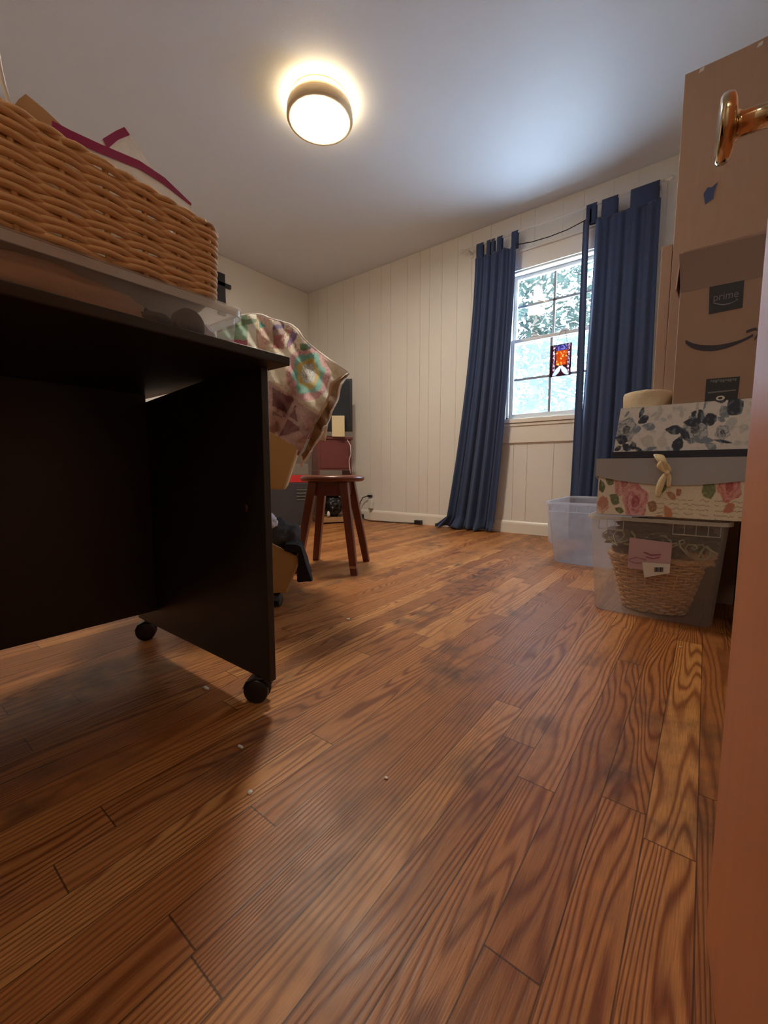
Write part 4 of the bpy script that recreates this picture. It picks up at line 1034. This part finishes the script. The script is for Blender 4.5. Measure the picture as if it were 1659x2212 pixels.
pink_leaves = [(530, 765, 42, 26, 0.5, GRN), (470, 800, 40, 26, 1.2, (0.12, 0.17, 0.09)), (580, 870, 46, 30, 0.5, GRN), (540, 700, 40, 12, 0.2, (0.25, 0.28, 0.14)), (625, 930, 40, 16, 0.2, GRN), (930, 805, 46, 24, -0.6, GRN), (1245, 800, 56, 44, 1.2, (0.20, 0.25, 0.12)), (1185, 752, 40, 12, 0.1, (0.14, 0.18, 0.09)), (800, 742, 50, 12, 0.1, (0.18, 0.2, 0.1)), (1050, 822, 22, 22, 0.9, (0.45, 0.20, 0.13)), (1000, 840, 40, 18, 0.4, (0.50, 0.25, 0.18)), (870, 900, 40, 30, 0.4, (0.36, 0.20, 0.12)), (985, 930, 50, 26, 0.9, (0.62, 0.28, 0.14)), (1380, 895, 40, 24, -0.5, (0.62, 0.24, 0.15)), (1370, 725, 80, 14, -0.1, (0.55, 0.22, 0.18)), (930, 960, 40, 14, 0.1, (0.62, 0.30, 0.16)), (490, 890, 36, 46, 1.5, (0.60, 0.30, 0.22)), (480, 710, 40, 20, 0.7, (0.60, 0.35, 0.28))]
def pink_print(X, Y):
    c = (0.82, 0.75, 0.60) if X > 850 else (0.84, 0.79, 0.68)
    if X > 900 and Y > 855:
        for k in range(5):
            yy = 862 + k * 24; w_ = 9.0 * noise.noise(Vector((X * 0.035, k * 3.1, 0))) + 5 * noise.noise(Vector((X * 0.12, k * 2.2, 4)))
            if abs(Y - yy - w_) < 1.9 and noise.noise(Vector((X * 0.02, k * 5.0, 0))) > -0.1: c = (0.42, 0.34, 0.22)
    for cx, cy, r, d, mm, l in ((650, 775, 84, (0.48, 0.14, 0.16), (0.66, 0.32, 0.32), (0.78, 0.56, 0.52)), (745, 880, 94, (0.42, 0.07, 0.12), (0.62, 0.24, 0.28), (0.80, 0.52, 0.52)), (1375, 790, 74, (0.48, 0.07, 0.09), (0.66, 0.22, 0.22), (0.76, 0.44, 0.38)), (490, 905, 46, (0.50, 0.20, 0.14), (0.66, 0.36, 0.28), (0.80, 0.60, 0.50))):
        k = rose(X, Y, cx, cy, r, d, mm, l)
        if k: c = k
    for L in pink_leaves:
        if leaf(X, Y, *L[:5]):
            n2 = noise.noise(Vector((X * 0.06, Y * 0.06, 2))); c = mixc(L[5], (0.5, 0.5, 0.38), max(0, min(0.45, n2)))
    return c + (1,)
def printed_box(parent, name, x0b, x1b, x0t, x1t, y0, y1, z0, z1, fn, XM, YM, ins=0.006, nu=230, nv=80):
    """box whose four sides carry a printed pattern; XM, YM map front x and z to pattern units"""
    m = MB(); vs = []; cols = []
    W0 = x1b - x0b; D0 = y1 - y0; per = 2 * (W0 + D0); n = int(nu * per / W0)
    for j in range(nv + 1):
        v = j / nv; z = z0 + (z1 - z0) * v; xa = x0b + (x0t - x0b) * v; xb = x1b + (x1t - x1b) * v; ya, yb = y0 + ins * v, y1 - ins * v
        for i in range(n):
            s = per * i / n
            if s < W0: p = (xa + (xb - xa) * s / W0, ya)
            elif s < W0 + D0: p = (xb, ya + (yb - ya) * (s - W0) / D0)
            elif s < 2 * W0 + D0: p = (xb - (xb - xa) * (s - W0 - D0) / W0, yb)
            else: p = (xa, yb - (yb - ya) * (s - 2 * W0 - D0) / D0)
            vs.append((p[0], p[1], z)); X = XM[0] + (XM[1] - XM[0]) * (s / W0); X = XM[0] + (X - XM[0]) % ((XM[1] - XM[0]) * 1.0) if s > W0 else X
            cols.append(fn(X, YM[0] + (YM[1] - YM[0]) * v))
    fs = [(j * n + i, j * n + (i + 1) % n, (j + 1) * n + (i + 1) % n, (j + 1) * n + i) for j in range(nv) for i in range(n)]
    fs.append(tuple(nv * n + i for i in range(n))); fs.append(tuple(range(n))[::-1])
    m.add(vs, fs); m.col = cols
    return m.build(name, 'paper_print', parent)
pk = thing('gift_box', 'pink rose-patterned box with a grey lid and cream ribbon, on the clear bin', 'storage box', (-0.08, YS + 0.18, 0.352))
PX0, PX1 = -0.303, 0.155
printed_box(pk, 'body', PX0 + 0.003, PX1 - 0.003, PX0 + 0.006, PX1 - 0.006, YS - 0.005, YS + 0.355, 0.353, 0.535, pink_print, (440, 440 + (PX1 - PX0) * 2580), (955, 660), ins=0.0)
m = MB()   # lid, its lower edge bowed down towards the middle
nl = 40; vs = []
xa, xb, ya, yb = PX0 - 0.003, PX1 + 0.003, YS - 0.011, YS + 0.361
def sag(t): return 0.485 - 0.028 * sin(PI * t) ** 0.8
ring = [(xa + (xb - xa) * i / nl, ya, sag(min(1, (i / nl) * 1.05))) for i in range(nl)] + [(xb, ya + (yb - ya) * i / nl, sag(i / nl)) for i in range(nl)] + [(xb - (xb - xa) * i / nl, yb, sag(i / nl)) for i in range(nl)] + [(xa, yb - (yb - ya) * i / nl, sag(i / nl)) for i in range(nl)]
n = len(ring); m.add([r for r in ring] + [(r[0], r[1], 0.5425) for r in ring], [(i, (i + 1) % n, n + (i + 1) % n, n + i) for i in range(n)] + [tuple(n + i for i in range(n))])
m.build('lid', 'grey_lid', pk, solid=0.003)
def rib(pts, wds, mt='ribbon'):
    mm = MB(); vs = []
    for (X, Y_, d), w_ in zip(pts, wds):
        a = cpt(X - w_, Y_, d); b = cpt(X + w_, Y_ + w_ * 0.15, d + 0.003); vs += [a, (a + b) / 2 - Vector((0, 0.004, 0)), b]
    mm.add(vs, [(i * 3 + k, i * 3 + k + 1, (i + 1) * 3 + k + 1, (i + 1) * 3 + k) for i in range(len(pts) - 1) for k in (0, 1)])
    return mm
m = rib([(885, 520, 0.018), (900, 550, 0.030), (915, 575, 0.034), (925, 600, 0.028), (935, 640, 0.022)], [44, 42, 38, 30, 16]); m.build('ribbon_loop', 'ribbon', pk, smooth=True, solid=0.003, sub=1)
m = rib([(905, 570, 0.036), (895, 600, 0.036), (900, 625, 0.032), (935, 655, 0.024)], [6, 26, 24, 12]); m.build('ribbon_loop', 'ribbon', pk, smooth=True, solid=0.003, sub=1)
m = rib([(950, 590, 0.034), (962, 620, 0.030), (958, 650, 0.024)], [8, 22, 20]); m.build('ribbon_loop', 'ribbon', pk, smooth=True, solid=0.003, sub=1)
m = rib([(940, 655, 0.024), (905, 720, 0.024), (890, 780, 0.022), (880, 825, 0.018)], [18, 30, 26, 16]); m.build('ribbon_tail', 'ribbon', pk, smooth=True, solid=0.003, sub=1)
m = rib([(955, 655, 0.022), (968, 700, 0.026), (955, 760, 0.020)], [18, 18, 14]); m.build('ribbon_tail', 'ribbon', pk, smooth=True, solid=0.003, sub=1)
m = MB(); kp_ = cpt(948, 655, 0.028); m.add(*blob(kp_, (0.008, 0.008, 0.009), 0.2, 4, 3, 2)); m.build('ribbon_knot', 'ribbon', pk, smooth=True)

bb_ = thing('gift_box', 'white box with navy blue flowers, upside down on the grey-lidded box', 'storage box', (-0.06, YS + 0.17, 0.545))
m = MB(); m.box(-0.262, 0.125, YS - 0.004, YS + 0.325, 0.545, 0.566); m.build('lid', 'navy_paper', bb_, bevel=0.001)
printed_box(bb_, 'body', -0.257, 0.120, -0.243, 0.110, YS, YS + 0.32, 0.566, 0.712, blue_print, (590, 590 + 0.377 * 2790), (515, 185), ins=0.008)

# cardboard box with printed marks
ab = thing('cardboard_box', 'tall brown cardboard box with a printed smile arrow, standing on the blue-flowered box', 'cardboard box', (0.0, YS + 0.18, 0.713))
AX0, AX1, AY0, AY1, AZ0, AZ1 = -0.100, 0.102, YS + 0.012, YS + 0.24, 0.713, 1.172
m = MB(); m.box(AX0, AX1, AY0, AY1, AZ0, AZ1); m.build('carton', 'card2', ab, bevel=0.002)
def apt(px, py, d=0.0): return at(px, py, AY0 - d)
m = MB(); q = [apt(1467, 549, 0.001), apt(1659, 503, 0.001), apt(1655, 596, 0.001), apt(1470, 632, 0.001)]
m.hexa([p + Vector((0, 0.0008, 0)) for p in q], q); m.build('closing_tape', 'card_tape', ab)
m = MB(); q = [(AX0 - 0.012, AY0 + 0.004), (AX0 - 0.001, AY0 + 0.0)]; 
m.hexa([(AX0 - 0.013, AY0 + 0.006, 1.065), (AX0 - 0.010, AY0 + 0.004, 1.065), (AX0 - 0.001, AY0 + 0.20, 1.065), (AX0 - 0.004, AY0 + 0.20, 1.065)], [(AX0 - 0.006, AY0 + 0.006, 1.165), (AX0 - 0.003, AY0 + 0.004, 1.165), (AX0, AY0 + 0.20, 1.165), (AX0 - 0.003, AY0 + 0.20, 1.165)])
m.build('side_flap', 'card2', ab)
def quad_part(P, nm, mt, d):
    mm = MB(); qq = [apt(x, y, d) for x, y in P]; mm.hexa([p + Vector((0, 0.0006, 0)) for p in qq], qq); return mm.build(nm, mt, ab)
quad_part([(1533, 620), (1608, 605), (1604, 664), (1531, 679)], 'prime_label', 'label_dark', 0.0016)
quad_part([(1526, 819), (1599, 813), (1592, 868), (1522, 871)], 'lower_label', 'label_dark', 0.0016)
def text_part(body, px, py, px2, py2, size, mt, d, name, parent=ab):
    """real lettering laid on the face from one measured point towards another"""
    cu = bpy.data.curves.new(name, 'FONT'); cu.body = body; cu.size = 1.0; cu.extrude = 0.0; cu.align_x = 'LEFT'
    o = bpy.data.objects.new(name, cu); C.objects.link(o)
    bpy.context.view_layer.update()
    me = bpy.data.meshes.new_from_object(o.evaluated_get(bpy.context.evaluated_depsgraph_get()))
    bpy.data.objects.remove(o)
    a = apt(px, py, d); b = apt(px2, py2, d); wdt_ = max(v.co.x for v in me.vertices); ux = (b - a) / wdt_
    mm = MB(); mm.add([a + ux * v.co.x + Vector((0, 0, size * v.co.y)) for v in me.vertices], [tuple(p.vertices) for p in me.polygons])
    return mm.build(name, mt, parent, solid=0.0004)
text_part('prime', 1540, 651, 1595, 641, 0.031, 'label_grey', 0.0024, 'prime_lettering')
def arc_part(P, wd, nm, mt, d, taper=True):
    mm = MB(); vs = []; n = len(P)
    for i, (x, y) in enumerate(P):
        t_ = i / (n - 1); ww = wd * (0.45 + 0.55 * sin(PI * min(1, t_ * 1.15 + 0.08))) if taper else wd
        vs += [apt(x, y - ww, d), apt(x, y + ww, d)]
    mm.add(vs, [(2 * i, 2 * i + 2, 2 * i + 3, 2 * i + 1) for i in range(n - 1)]); return mm.build(nm, mt, ab, solid=0.0006)
def curve_pts(P, n=28):
    out = []
    for i in range(n + 1):
        t_ = i / n * (len(P) - 1); k = min(int(t_), len(P) - 2); f = t_ - k
        p0 = P[max(0, k - 1)]; p1 = P[k]; p2 = P[k + 1]; p3 = P[min(len(P) - 1, k + 2)]
        out.append(tuple(0.5 * ((2 * p1[c]) + (-p0[c] + p2[c]) * f + (2 * p0[c] - 5 * p1[c] + 4 * p2[c] - p3[c]) * f * f + (-p0[c] + 3 * p1[c] - 3 * p2[c] + p3[c]) * f ** 3) for c in (0, 1)))
    return out
arc_part(curve_pts([(1543, 655), (1560, 658), (1578, 655), (1592, 648)], 12), 1.6, 'prime_smile', 'label_grey', 0.0024)
arc_part(curve_pts([(1590, 645), (1594, 647), (1594, 652)], 6), 1.0, 'prime_arrowhead', 'label_grey', 0.0024)
arc_part(curve_pts([(1481, 738), (1500, 748), (1530, 752), (1565, 748), (1600, 737), (1627, 724)]), 6.2, 'smile_arrow', 'ink', 0.0014)
arc_part(curve_pts([(1612, 717), (1622, 713), (1634, 711), (1636, 722), (1630, 734)], 16), 2.6, 'arrowhead', 'ink', 0.0014, False)
quad_part([(1529, 847), (1590, 841), (1589, 844), (1529, 850)], 'label_line', 'label_grey', 0.0024)
mm = MB(); e0 = apt(1556, 860, 0.0024); mm.lathe([(0.0052, 0), (0.0105, 0)], 24, Matrix.Translation(e0) @ Matrix.Rotation(PI / 2, 4, 'X') @ Matrix.Scale(0.68, 4, (0, 1, 0)))
mm.f = [f for f in mm.f if len(f) == 4]; mm.build('label_ring', 'white', ab, solid=0.0004)
mm = MB()
for k in range(11): x0 = 1535 + k * 5.2; q = apt(x0, 822 - k * 0.4, 0.0024); mm.box(q.x, q.x + 0.0042, q.y, q.y + 0.0004, q.z - 0.004 - 0.002 * (k % 3), q.z + 0.001)
mm.build('label_print', 'label_grey', ab)

# tall flat carton behind
TY = 2.00
tb = thing('cardboard_sheet', 'very tall flat brown cardboard carton leaning up behind the smile-arrow box', 'cardboard', (0.1, TY, 0))
tl = at(1480, 161, TY); tr_ = at(1659, 84, TY)
m = MB(); m.prism([(tl.x - 0.006, 0.0), (0.40, 0.0), (0.40, tl.z + 0.02), (0.2, tl.z + 0.004), (0.1, tl.z + 0.002), (0.0, tl.z - 0.002), (tl.x, tl.z)], 'y', TY, TY + 0.07)
m.build('carton', 'card', tb, bevel=0.002)
q = at(1532, 420, TY - 0.001)
m = MB(); m.prism([(q.x - 0.017, q.z + 0.008), (q.x - 0.006, q.z + 0.026), (q.x + 0.006, q.z + 0.022), (q.x + 0.022, q.z + 0.034), (q.x + 0.014, q.z + 0.004), (q.x + 0.012, q.z - 0.018), (q.x - 0.010, q.z - 0.030), (q.x - 0.014, q.z - 0.010)], 'y', TY - 0.0012, TY)
m.build('blue_tape_scrap', 'blue_tape', tb)
for px, py in ((1514, 152), (1640, 97)):
    q = at(px, py, TY - 0.001); m = MB(); m.prism([(q.x - 0.006, q.z - 0.006), (q.x + 0.008, q.z - 0.004), (q.x + 0.010, q.z + 0.008), (q.x - 0.002, q.z + 0.006)], 'y', TY - 0.001, TY); m.build('torn_spot', 'white', tb)
m = MB(); m.box(-0.19, -0.155, TY + 0.0, TY + 0.05, 0.0, 1.36)
tag(m.build('cardboard_strip', 'card', bevel=0.002, origin=(-0.17, TY, 0)), 'narrow folded cardboard strip standing left of the tall carton', 'cardboard')

# felt roll
fr_ = thing('felt_roll', 'cream round felt roll lying on the blue-flowered box beside the smile-arrow box', 'felt roll', (-0.19, YS + 0.15, 0.713))
m = MB(); m.lathe([(0.0001, 0.713), (0.066, 0.713), (0.072, 0.720), (0.073, 0.760), (0.069, 0.770), (0.055, 0.774), (0.0001, 0.776)], 48, Matrix.Translation((-0.180, YS + 0.115, 0)))
m.v = [(x + 0.0015 * noise.noise(Vector((x, y, z)) * 60), y + 0.0015 * noise.noise(Vector((x, y, z + 3)) * 60), z + (0.002 * noise.noise(Vector((x, y, z + 7)) * 50) if z > 0.73 else 0)) for x, y, z in m.v]
m.build('roll', 'wool', fr_, smooth=True)

# dark box added to fill the shadowed gap right of the bin
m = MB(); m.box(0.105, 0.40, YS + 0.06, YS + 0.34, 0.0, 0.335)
tag(m.build('dark_box', 'black_cloth', bevel=0.02, origin=(0.25, YS + 0.2, 0)), 'dark box added to fill the shadowed gap right of the clear bin', 'box')

# empty bluish bin
b2 = thing('storage_bin', 'empty bluish clear plastic bin on the floor under the right curtain', 'storage bin', (-0.46, 2.6, 0))
bin_shell(b2, -0.680, -0.235, 2.315, 2.90, 0, 0.335, 0.035, 0.014, ('plastic_blue', 'plastic_blue_rim'), r=0.045)
m = MB(); m.hexa([(-0.700, 2.45, 0.10), (-0.672, 2.45, 0.08), (-0.672, 2.78, 0.08), (-0.700, 2.78, 0.10)], [(-0.706, 2.43, 0.32), (-0.684, 2.43, 0.32), (-0.684, 2.80, 0.32), (-0.706, 2.80, 0.32)])
m.build('handle', 'plastic_blue', b2, bevel=0.006)
m = MB()
for k in range(7):
    xx = -0.64 + k * 0.06; m.box(xx - 0.0015, xx + 0.0015, 2.310, 2.316, 0.285, 0.325)
m.box(-0.66, -0.26, 2.310, 2.316, 0.282, 0.286)
m.build('collar_ribs', 'plastic_blue_rim', b2)

# ------------------------------------------------------------------ the opened door with its knob
EF = Vector((0.0295, 0.530, 0)); HF = Vector((0.0400, 0.40, 0)); dd = (HF - EF).normalized(); dn = Vector((-dd.y, dd.x, 0))
if dn.x > 0: dn = -dn
dr = bpy.data.objects.new('door_1', None); C.objects.link(dr); dr.location = EF; dr['_o'] = tuple(EF); struct(dr)
dc_ = EF + dd * 0.38 - dn * 0.0175
m = MB(); m.obox(dc_ + UZ * 1.01, dd, dn, UZ, 0.38, 0.0175, 1.0); m.build('door_leaf', 'door', dr, bevel=0.001)
kn = at(1592, 280, 0.465); kb = EF + dd * 0.068
kz = kn.z
kb = Vector((kb.x, kb.y, kz))
def toM(o, ax):
    z = ax.normalized(); x = Vector((0, 0, 1)); y = z.cross(x).normalized(); x = y.cross(z)
    return Matrix(((x.x, y.x, z.x, o.x), (x.y, y.y, z.y, o.y), (x.z, y.z, z.z, o.z), (0, 0, 0, 1)))
m = MB(); m.lathe([(0.0001, 0.0), (0.031, 0.0), (0.031, 0.002), (0.026, 0.007), (0.014, 0.010), (0.0085, 0.013), (0.0085, 0.030), (0.011, 0.0335), (0.020, 0.0350), (0.0232, 0.0370), (0.0240, 0.0405), (0.0234, 0.0435), (0.0215, 0.0450), (0.016, 0.0452), (0.0001, 0.0452)], 48, toM(kb, dn))
m.build('door_knob', 'brass', dr, smooth=True)

# ------------------------------------------------------------------ crumbs on the floor
fl = lambda px, py: (lambda d: Vector((0, 0, H)) + d * (-H / d.z))(_F + _R * (px - 829.5) / 901 - _U * (py - 1106) / 901)
for k, (px, py, s, lb) in enumerate([(540, 1713, 0.0045, 'white crumb of plaster on the shaded floorboards'), (834, 1682, 0.003, 'tiny white crumb in the middle of the floorboards'), (752, 1338, 0.006, 'white speck of fluff on the floor in front of the stool'), (1470, 1399, 0.003, 'white speck on the orange boards by the clear bin'), (445, 1487, 0.012, 'thin white scrap on the floor under the desk'), (520, 1614, 0.008, 'thin white scrap beside the desk shadow')]):
    p = fl(px, py); m = MB(); m.add(*blob((p.x, p.y, 0.0016), (s, s * 0.35 if s > 0.007 else s, 0.0015), 0.5, 6, 2, k + 40))
    tag(m.build('crumb', 'white', smooth=True, origin=(p.x, p.y, 0)), lb, 'crumb', 'white crumbs on the floor')

# ------------------------------------------------------------------ outdoors
m = MB(); m.box(-25, 25, YW + 0.3, 45, -0.75, -0.6); struct(m.build('ground', 'snow'))
def conifer(x, y, h, r, seed, label):
    random.seed(seed); t = thing('evergreen_tree', label, 'tree', (x, y, -0.6), 'snowy evergreens outside the window')
    m = MB(); m.tube([(x, y, -0.6), (x + 0.05, y, h * 0.5), (x, y, h)], [0.16, 0.10, 0.02], 10); m.build('trunk', 'bark', t, smooth=True)
    fo = MB(); sn_ = MB()
    for b in range(210):
        z = random.uniform(0.02, 0.97) * h; L = r * (1 - z / h) ** 0.8 * random.uniform(0.8, 1.1) + 0.15; a = random.uniform(0, 2 * PI)
        n = int(26 * L) + 6
        for i in range(n):
            s = random.uniform(0.1, 1) * L; px = x + cos(a) * s + random.gauss(0, 0.10); py = y + sin(a) * s + random.gauss(0, 0.10); pz = z - 0.28 * s + random.gauss(0, 0.06)
            q = random.uniform(0.05, 0.15); aa = random.uniform(0, PI); e1 = Vector((cos(aa), sin(aa), random.uniform(-0.6, 0.2))) * q; e2 = Vector((-sin(aa), cos(aa), random.uniform(-0.5, 0.5))) * q * 0.35
            c = Vector((px, py, pz)); tgt = fo if random.random() < 0.85 else sn_
            if tgt is sn_: c.z += 0.03
            tgt.add([c - e1, c - e2, c + e1, c + e2], [(0, 1, 2, 3)])
    f_ = fo.build('foliage', 'pine', t); f_['kind'] = 'stuff'; s_ = sn_.build('snow_cover', 'snow', t); s_['kind'] = 'stuff'
conifer(-3.1, 9.3, 8.0, 2.1, 1, 'nearest snow-dusted evergreen outside, filling most of the window view')
conifer(0.6, 13.5, 8.5, 2.0, 2, 'snow-dusted evergreen outside, farthest right of the window view')
conifer(-9.2, 14.0, 9.0, 2.2, 3, 'snow-dusted evergreen outside at the far left of the window view')
conifer(-3.6, 15.6, 10.5, 3.0, 4, 'tallest snow-dusted evergreen outside, behind the nearest one')

for o in bpy.data.objects:
    if '_o' in o: del o['_o']
    if o.parent is not None and o.type == 'MESH' and 'kind' in o and o['kind'] == 'structure': del o['kind']
# unseen fill light added in the hall behind the photographer
area('hall_fill', (-0.15, -1.0, 2.30), (0, 0, 0), 0.3, 0.3, HALL_FILL, (1.0, 0.82, 0.62))
